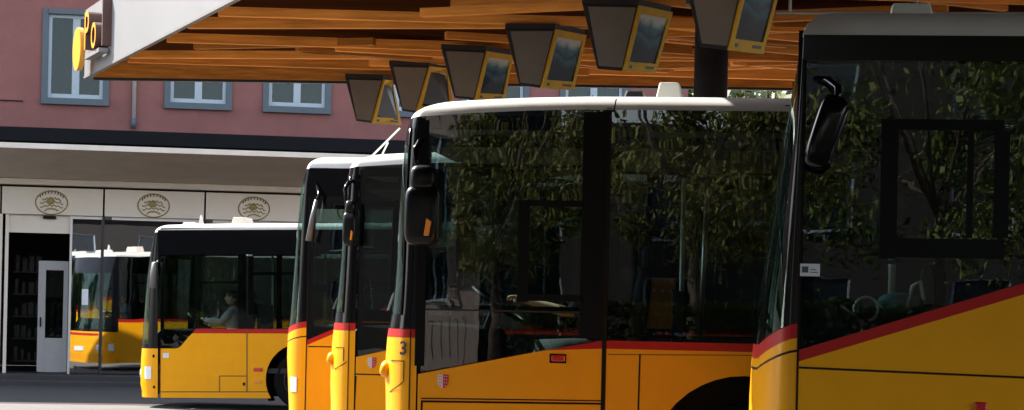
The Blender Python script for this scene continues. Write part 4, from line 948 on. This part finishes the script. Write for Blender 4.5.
b = MB(); strip(b, (A.x + 0.12, 35.45), (16, 33.97), HC + 0.01, HC + 0.39, -0.10); b.build('edge_beam', M['wood'], CN); b = MB(); strip(b, (A.x + 0.12, 35.47), (16, 33.99), HC - 0.03, HC + 0.009, -0.10); b.build('far_edge', M['signdark'], CN)
# timber lattice
BEAMS = []
def beam(p, q, z0, z1, wd): BEAMS.append((Vector(p), Vector(q), z0, z1, wd))
def clipline(c, ang):
    d = Vector((math.cos(ang), math.sin(ang))); t0, t1 = -40, 40
    def half(n, k):     # n.p <= k
        nonlocal t0, t1
        a = n.dot(d); r = k - n.dot(c)
        if abs(a) < 1e-9: return
        if a > 0: t1 = min(t1, r / a)
        else: t0 = max(t0, r / a)
    nf = Vector((vpd.y, -vpd.x)); half(nf, nf.dot(Vector((A.x, 35.5))) - 0.16)       # right of the fascia
    half(Vector((0.0657, 1)), 35.5 + 0.0657 * A.x - 0.2); half(Vector((0, -1)), -17.0); half(Vector((1, 0)), 8.5)
    if t1 - t0 < 0.6: return None
    return c + d * t0, c + d * t1
for fam, (ang, z0, hz, wd, stp) in enumerate(((R(3), HC + 0.02, 0.13, 0.09, 2.6), (R(-9), HC + 0.06, 0.13, 0.11, 3.0))):
    y = 12.0
    while y < 42:
        y += stp * random.uniform(0.75, 1.25)
        r = clipline(Vector((4.0, y)), ang + R(random.uniform(-1, 1)))
        if not r: continue
        p, q = r; L_ = (q - p).length; d = (q - p) / max(L_, 0.01); t = 0.0
        while t < L_ - 0.3:
            sg = random.uniform(3.0, 8.0); e = min(L_, t + sg)
            if e - t > 0.8:
                dz = random.uniform(0, 0.03); beam(p + d * t, p + d * (e - 0.01), z0 + dz, z0 + hz + random.uniform(0, 0.07), wd)
            t = e
# short diagonal pieces between them
for k in range(48):
    Y = random.uniform(21, 34); x = random.uniform(fas(Y) + 0.6, 7); ln = random.uniform(1.5, 3.4); a2 = R(random.choice((-26, -20, 17, 22, 30)))
    p = Vector((x, Y)); q = p + Vector((math.cos(a2), math.sin(a2))) * ln
    if q.y > 33.8 or q.x < fas(q.y) + 0.3: continue
    beam(p, q, HC + 0.05, HC + 0.05 + random.uniform(0.10, 0.18), 0.11)
BEAMS.sort(key=lambda t: (t[0] + t[1]).y - 0.5 * (t[1] - t[0]).length)
rest = MB()
for i, (p, q, z0, z1, wd) in enumerate(BEAMS):
    mid = (p + q) / 2; ln = (q - p).length / 2; lm = loc(mid); an = math.atan2(q.y - p.y, q.x - p.x)
    if i < 96:
        o = MB().box(-ln, ln, -wd / 2, wd / 2, z0, z1).build('beam', M['wood'], CN, False, 0.006); o.location = (lm[0], lm[1], 0); o.rotation_euler = (0, 0, an)
    else:
        c_, s_ = math.cos(an), math.sin(an); f = lambda x, y, z: (lm[0] + x * c_ - y * s_, lm[1] + x * s_ + y * c_, z); h = wd / 2
        rest.hexa([f(-ln, -h, z0), f(ln, -h, z0), f(ln, h, z0), f(-ln, h, z0)], [f(-ln, -h, z1), f(ln, -h, z1), f(ln, h, z1), f(-ln, h, z1)])
tag(rest.build('beam', M['woodfar'], CN), kind='stuff')
p, q = at(776, 12.5, 24.5), at(1060, 14, 24.0)
b = MB(); b.tube([(p.x - A.x, p.y - 35.5, p.z), (q.x - A.x, q.y - 35.5, q.z)], 0.02, 8); 
for t in (0.05, 0.5, 0.95): r_ = p.lerp(q, t); b.tube([(r_.x - A.x, r_.y - 35.5, r_.z), (r_.x - A.x, r_.y - 35.5, HC + 0.1)], 0.02, 6)
b.build('conduit', M['alu'], CN)
# column
c0 = at(710.5, 95, 24.7)
col = MB(); col.tube([(0, 0, 0), (0, 0, HC + 0.05)], 0.19, 24); col.tube([(0, 0, 0.0), (0, 0, 0.03)], 0.34, 24); col.tube([(0, 0, HC - 0.08), (0, 0, HC + 0.02)], 0.3, 24)
o = col.build('column', M['column'], None, True); o.location = (c0.x, 24.7, zf(24.7)); tag(o, 'round dark steel column under the canopy behind the sixth hanging display', 'column')
# sign on the fascia
SG = empty('fascia_sign', (fas(34), 34.0, HC)); tag(SG, 'yellow raised letters and oval on brackets at the end of the white fascia', 'sign')
d2 = Vector((vpd.x, vpd.y, 0)); n2 = Vector((-0.934, -0.357, 0))
def fp(t, out, z): q = Vector((A.x, 35.5, 0)) + d2 * t + n2 * out + Vector((0, 0, z)); return q - Vector((fas(34), 34.0, HC))
def fbox(t0, t1, o0, o1, z0, z1):
    return [fp(t0, o0, z0), fp(t1, o0, z0), fp(t1, o1, z0), fp(t0, o1, z0)], [fp(t0, o0, z1), fp(t1, o0, z1), fp(t1, o1, z1), fp(t0, o1, z1)]
def glyph(name, txt, t, z, size, o0, o1):
    me = text_mesh(txt, size); me.materials.clear(); me.materials.append(M['letter']); me.materials.append(M['letterside'])
    bm = bmesh.new(); bm.from_mesh(me); r = bmesh.ops.extrude_face_region(bm, geom=bm.faces[:]); nv = [g for g in r['geom'] if isinstance(g, bmesh.types.BMVert)]
    front = {v: True for v in nv}
    for v in bm.verts:
        f_ = v in front; v.co = fp(t + v.co.x, o1 if f_ else o0, z + v.co.y)
    nf = [g for g in r['geom'] if isinstance(g, bmesh.types.BMFace)]
    for f in bm.faces: f.material_index = 0 if f in nf else 1
    bmesh.ops.recalc_face_normals(bm, faces=bm.faces); bm.to_mesh(me); bm.free()
    o = bpy.data.objects.new(name, me); COL.objects.link(o); o.parent = SG
z36 = lambda y: at(90, y, 34.5).z
glyph('letter', 'P', 1.30, z36(35), 0.85, 0.06, 0.27); glyph('letter', 'o', 1.92, z36(38), 0.85, 0.06, 0.27)
b = MB(); rows = []
for o_ in (0.22, 0.30): rows.append([fp(0.62 + 0.36 * math.cos(t * math.pi / 16), o_, z36(47) + 0.34 * math.sin(t * math.pi / 16)) for t in range(33)])
vv = b.grid(rows); b.bm.faces.new(vv[0][:-1]); b.bm.faces.new(vv[1][:-1]); b.build('horn_disc', M['letter'], SG)
b = MB(); b.hexa(*fbox(1.0, 2.25, 0.10, 0.24, z36(60), z36(56))); b.build('light_trough', M['fascia'], SG)
b = MB()
for t in (0.65, 1.2, 1.9): b.hexa(*fbox(t - 0.03, t + 0.03, 0.0, 0.2, z36(45), z36(42)))
b.build('bracket', M['signdark'], SG)
b = MB(); b.hexa(*fbox(2.24, 2.30, 0.02, 0.20, z36(54), z36(8))); b.build('side_plate', M['letterside'], SG)

# ------------------------------------------------------------------ hanging displays
signs = [(34.2, [(345, 78), (383, 79), (371, 123), (356, 121)], (391, 80), (400, 125), 'smallest hanging display with grey wedge, farthest left of the row'),
         (32.6, [(389, 65), (429, 66), (415, 113), (402, 111)], (447, 68), (452, 112), 'hanging display second from the left, lower edge hidden by a white bus roof'),
         (30.4, [(441, 49), (486, 51), (474, 100), (454, 98)], (512, 55), (503, 101), 'hanging display third from the left, above the white front end of the middle bus roof'),
         (27.8, [(505, 29), (555, 29), (540, 88), (519, 85)], (585, 35), (572, 90), 'hanging display fourth from the left, above the middle bus cab'),
         (25.5, [(582, 4), (638, 5), (622, 71), (597, 69)], (671, 12), (654, 73), 'hanging display fifth from the left, large, just left of the dark column'),
         (22.9, [(681, -32), (746, -30), (727, 50), (700, 47)], (781, -22), (761, 54), 'largest hanging display, in front of the dark column at the top edge')]
for Y, q4, tr2, br2, lab in signs:
    P = [at(x, y, Y) for x, y in q4]; T2, B2_ = at(*tr2, Y + 0.55), at(*br2, Y + 0.55)
    off = T2 - P[1]; offb = B2_ - P[2]
    Q = [P[0] + off, T2, B2_, P[3] + offb]
    base = (P[0] + P[1] + Q[0] + Q[1]) / 4; base.z = HC
    r = empty('hanging_display', base); tag(r, lab, 'display', 'hanging displays under the canopy')
    l3 = lambda p: p - base
    MB().hexa([l3(p) for p in P], [l3(p) for p in Q]).build('housing', M['signdark'], r, False, 0.01)
    def quad_inset(c4, i0, i1, j0, j1, out):
        a, b_, c_, d_ = c4; bl = lambda s_, t_: (a * (1 - s_) + b_ * s_) * (1 - t_) + (d_ * (1 - s_) + c_ * s_) * t_
        n = (b_ - a).cross(d_ - a).normalized()
        if n.dot(CAM - a) < 0: n = -n
        k = [bl(i0, j0), bl(i1, j0), bl(i1, j1), bl(i0, j1)]
        return [l3(p + n * out[0]) for p in k], [l3(p + n * out[1]) for p in k]
    MB().hexa(*quad_inset(P, 0.10, 0.97, 0.04, 0.95, (0.001, 0.012))).build('grey_panel', M['signgrey'], r)
    face = [P[1], T2, B2_, P[2]]
    fr = MB()
    for (i0, i1, j0, j1) in ((0, 1, 0, 0.12), (0, 1, 0.85, 1), (0, 0.09, 0.12, 0.85), (0.91, 1, 0.12, 0.85)): fr.hexa(*quad_inset(face, i0, i1, j0, j1, (0.001, 0.03)))
    fr_ = fr.build('display_frame', M['signyellow'], r)
    MB().hexa(*quad_inset(face, 0.09, 0.91, 0.12, 0.85, (0.001, 0.014))).build('screen', M['screenreflection'], r)
    MB().hexa(*quad_inset(face, 0.12, 0.2, 0.90, 0.95, (0.03, 0.034))).build('frame_mark', M['ink'], fr_); MB().hexa(*quad_inset(face, 0.62, 0.88, 0.90, 0.94, (0.03, 0.034))).build('frame_mark', M['ink'], fr_)
    top = max(p.z for p in P)
    up = Vector((0, 0, 0.07)); b = MB(); b.hexa([l3(p) for p in (P[0], P[1], Q[1], Q[0])], [l3(p) + up for p in (P[0], P[1], Q[1], Q[0])])
    b.build('bracket', M['signdark'], r)

# ------------------------------------------------------------------ trees
def tree(label, x, y, h, cr, nleaf, mat, seed, ls=0.16, trunk=0.16, cz=0.62, group=None, flat=0.75, nclump=46, ctight=1.0):
    rnd = random.Random(seed); r = empty('tree', (x, y, zf(y))); tag(r, label, 'tree', group)
    t = MB(); hz = h * 0.45
    t.tube([(0, 0, 0), (0.05, 0.03, hz * 0.5), (0.0, 0.1, hz)], trunk, 10, trunk * 0.7)
    tips = []
    for k in range(9):
        a = k * 2.4 + rnd.uniform(-.3, .3); rr = cr * rnd.uniform(0.5, 0.9); z1 = h * rnd.uniform(0.55, 0.95)
        tip = Vector((rr * math.cos(a), rr * math.sin(a), z1)); tips.append(tip)
        t.tube([(0, 0.1, hz * rnd.uniform(0.75, 1)), tip * 0.45 + Vector((0, 0, hz * 0.5)), tip], trunk * 0.45, 7, 0.02)
    t.build('trunk', M['bark'], r, True)
    clumps = []
    for k in range(nclump):
        while True:
            p = Vector((rnd.uniform(-1, 1), rnd.uniform(-1, 1), rnd.uniform(-1, 1)))
            if 0.25 < p.length < 1: break
        clumps.append((Vector((p.x * cr, p.y * cr, h * cz + p.z * cr * flat)), cr * rnd.uniform(0.16, 0.34) * ctight))
    b = bmesh.new()
    for i in range(nleaf):
        c, cr_ = clumps[rnd.randrange(len(clumps))]
        p = c + Vector((rnd.gauss(0, 1), rnd.gauss(0, 1), rnd.gauss(0, 0.8))) * cr_ * 0.58
        a = Vector((rnd.gauss(0, 1), rnd.gauss(0, 1), rnd.gauss(0, 1))).normalized(); q = a.orthogonal().normalized(); s_ = ls * rnd.uniform(0.4, 1.6)
        v = [b.verts.new(p + a * s_), b.verts.new(p + q * s_ * 0.45), b.verts.new(p - a * s_), b.verts.new(p - q * s_ * 0.45)]; b.faces.new(v)
    me = bpy.data.meshes.new('crown'); b.to_mesh(me); b.free(); me.materials.append(mat)
    o = bpy.data.objects.new('crown', me); COL.objects.link(o); o.parent = r
tree('green tree far behind the right end of the pink building, seen under the canopy', 7.0, 62, 10.5, 3.4, 9000, M['leaf'], 3, 0.22)
tree('broad olive green tree beyond the pink building towards the right', 13.5, 66, 11, 4.0, 9000, M['leaf2'], 5, 0.22)
# the side of the square that the bus windows mirror
for i, (x, y, h, cr, mt, lb) in enumerate(((-4.4, -19, 8.5, 3.4, 'leaf2', 'small leafy tree mirrored in the middle bus windows'), (0.6, -20, 9.0, 3.8, 'leaf', 'full green tree mirrored in the front coach windows'),
                                     (-9.4, -20.5, 7.4, 2.3, 'leaf2', 'slim young tree before the pale house across the square'), (6.0, -19, 9, 3.8, 'leaf', 'rightmost green tree across the square'))):
    tree(lb, x, y, h, cr, 13000, M[mt], 20 + i, 0.085, 0.14, cz=0.60, flat=0.8, nclump=34, ctight=0.7)
for i, (x, y, h, cr, lb) in enumerate(((-15, 3, 7.5, 3.2, 'unseen tree added outside the canopy edge to darken bus window reflections'), (-20, 8, 8.5, 3.6, 'tall unseen tree added at left to darken bus window reflections'), (-24, -3, 8.0, 3.6, 'round unseen tree added far left to darken bus window reflections'), (-30, 12, 9, 4.0, 'wide unseen tree added at the far left end to darken bus window reflections'))):
    tree(lb, x, y, h, cr, 9000, M['leaf'], 40 + i, 0.22, 0.18, cz=0.52, flat=1.0)  # unseen left trees, added as dark things for the bus windows to mirror
def backdrop_house(label, loc, w0, w1, hgt, mat, nfl, step, balc, dep=9):
    global BL
    keep = BL; HB = empty('house', loc); tag(HB, label, 'building'); BL = HB; holes = []
    k = 0
    while w0 + 1.0 + k * step + 1.4 < w1:
        for fl in range(nfl): holes.append((w0 + 0.5 + k * step, w0 + 2.2 + k * step, 1.0 + fl * 3.0, 2.8 + fl * 3.0))
        k += 1
    wall(w0, w1, 0, hgt, holes, 0.0, -0.25, 'wall', mat)
    for h in holes:
        W_ = MB().box(h[0], h[0] + 0.08, -0.2, -0.1, h[2], h[3]).box(h[1] - 0.08, h[1], -0.2, -0.1, h[2], h[3]).box(h[0] + 0.08, h[1] - 0.08, -0.2, -0.1, h[3] - 0.08, h[3]).box(h[0] - 0.05, h[1] + 0.05, -0.2, 0.08, h[2] - 0.06, h[2] + 0.04).build('window', M['sash'], HB)
        MB().box(h[0] + 0.08, h[1] - 0.08, -0.17, -0.15, h[2] + 0.04, h[3] - 0.08).build('pane', M['display'], W_)
    MB().box(w0, w1, -dep, -0.3, hgt - 0.4, hgt).box(w0, w0 + 0.2, -dep, -0.3, 0, hgt - 0.4).box(w1 - 0.2, w1, -dep, -0.3, 0, hgt - 0.4).build('roof', M['darkband'], HB)
    for fl in balc:
        q = MB(); q.box(w0 + 1, w1 - 1, 0.02, 1.0, fl * 3.0 + 0.2, fl * 3.0 + 0.36); q.box(w0 + 1, w1 - 1, 0.95, 1.0, fl * 3.0 + 1.2, fl * 3.0 + 1.26)
        n_ = int((w1 - w0 - 2) / 0.2)
        for j in range(n_): q.box(w0 + 1 + j * 0.2, w0 + 1.05 + j * 0.2, 0.96, 0.99, fl * 3.0 + 0.36, fl * 3.0 + 1.2)
        q.build('balcony', mat, HB)
    BL = keep
hg = empty('blocker_hedge', (3.6, -5.6, 0)); tag(hg, 'clipped dark hedge added unseen behind the camera to block sunlit ground in the coach reflections', 'blocker_hedge')  # leafy blocker added unseen, keeps sunlit ground out of window reflections
rnd_ = random.Random(9); b_ = bmesh.new()
for i in range(16000):
    p = Vector((rnd_.uniform(-8.8, 8.8), rnd_.uniform(-0.5, 0.5), rnd_.uniform(0.05, 1.7))); f_ = rnd_.random()
    if f_ < 0.5: p.y = 0.5 + rnd_.gauss(0, 0.05)
    elif f_ < 0.75: p.z = 1.7 + rnd_.gauss(0, 0.06)
    a = Vector((rnd_.gauss(0, 1), rnd_.gauss(0, 1), rnd_.gauss(0, 1))).normalized(); q = a.orthogonal().normalized(); s_ = rnd_.uniform(0.05, 0.11)
    b_.faces.new([b_.verts.new(p + a * s_), b_.verts.new(p + q * s_ * 0.5), b_.verts.new(p - a * s_), b_.verts.new(p - q * s_ * 0.5)])
me_ = bpy.data.meshes.new('foliage'); b_.to_mesh(me_); b_.free(); me_.materials.append(M['leaf']); o_ = bpy.data.objects.new('foliage', me_); COL.objects.link(o_); o_.parent = hg
q_ = MB()
for i in range(18): q_.tube([(-8.5 + i, 0, 0), (-8.5 + i + 0.05, 0.03, 0.8), (-8.45 + i, 0, 1.5)], 0.03, 6, 0.012)
q_.build('stem', M['bark'], hg)
PH = empty('house', (-12.75, -25, 0)); tag(PH, 'narrow pale house with louvred shutters across the square, mirrored in the bus numbered 3', 'building')
keep = BL; BL = PH; holes = []
for k in range(2):
    holes.append((-1.45 + 1.5 * k, -0.55 + 1.5 * k, 1.75, 3.25)); holes.append((-1.5 + 1.5 * k, -0.35 + 1.5 * k, 4.25, 6.2)); holes.append((-1.45 + 1.5 * k, -0.55 + 1.5 * k, 7.2, 8.9))
wall(-1.8, 1.8, 0, 10.5, holes, 0.0, -0.25, 'wall', M['plaster'])
for h in holes:
    W_ = MB().box(h[0], h[0] + 0.07, -0.2, -0.1, h[2], h[3]).box(h[1] - 0.07, h[1], -0.2, -0.1, h[2], h[3]).box(h[0] + 0.07, h[1] - 0.07, -0.2, -0.1, h[3] - 0.07, h[3]).box((h[0] + h[1]) / 2 - 0.03, (h[0] + h[1]) / 2 + 0.03, -0.2, -0.1, h[2] + 0.04, h[3] - 0.07).box(h[0] - 0.05, h[1] + 0.05, -0.2, 0.06, h[2] - 0.06, h[2] + 0.04).build('window', M['sash'], PH)
    MB().box(h[0] + 0.07, h[1] - 0.07, -0.17, -0.15, h[2] + 0.04, h[3] - 0.07).build('pane', M['display'], W_)
    if h[2] < 2:
        for x in (h[0] - 0.29, h[1] + 0.01):
            q = MB()
            for j in range(15): q.box(x, x + 0.28, 0.02, 0.06, h[2] + 0.1 * j, h[2] + 0.05 + 0.1 * j)
            q.build('shutter', M['plaster'], W_)
MB().box(-1.8, 1.8, -9, -0.3, 10.1, 10.5).box(-1.8, -1.6, -9, -0.3, 0, 10.1).box(1.6, 1.8, -9, -0.3, 0, 10.1).build('roof', M['darkband'], PH)
q = MB(); q.box(-1.8, 1.8, 0.02, 0.9, 3.42, 3.55); q.box(-1.8, 1.8, 0.84, 0.9, 4.12, 4.2)
for j in range(4):
    x = -1.75 + 0.88 * j
    q.tube([(x, 0.87, 3.55), (x + 0.75, 0.87, 4.12)], 0.03, 5); q.tube([(x, 0.87, 4.12), (x + 0.75, 0.87, 3.55)], 0.03, 5); q.box(x - 0.03, x + 0.03, 0.85, 0.89, 3.55, 4.12)
q.build('balcony', M['plaster'], PH)
q = MB(); q.box(-1.8, 1.8, 1.5, 1.6, 0.0, 0.35); q.box(-1.8, 1.8, 1.48, 1.62, 1.35, 1.45)
for j in range(17): q.box(-1.78 + 0.22 * j, -1.68 + 0.22 * j, 1.5, 1.6, 0.35, 1.35)
q.build('balustrade', M['plaster'], PH); BL = keep
backdrop_house('tall dark brown backdrop house added behind the camera to block reflected sky', (0, -38, 0), -50, -15, 12.5, M['backdropwall'], 4, 4.4, ())  # dark houses added as backdrop so bus glass mirrors little bright sky
backdrop_house('lower dark brown backdrop house added to block sky in the middle bus reflections', (0, -38, 0), -14, -5, 7.6, M['backdropwall'], 2, 4.4, ())
backdrop_house('three storey dark brown backdrop house added to block sky in the coach reflections', (0, -38, 0), -4.9, 36, 10.2, M['backdropwall'], 3, 4.4, ())
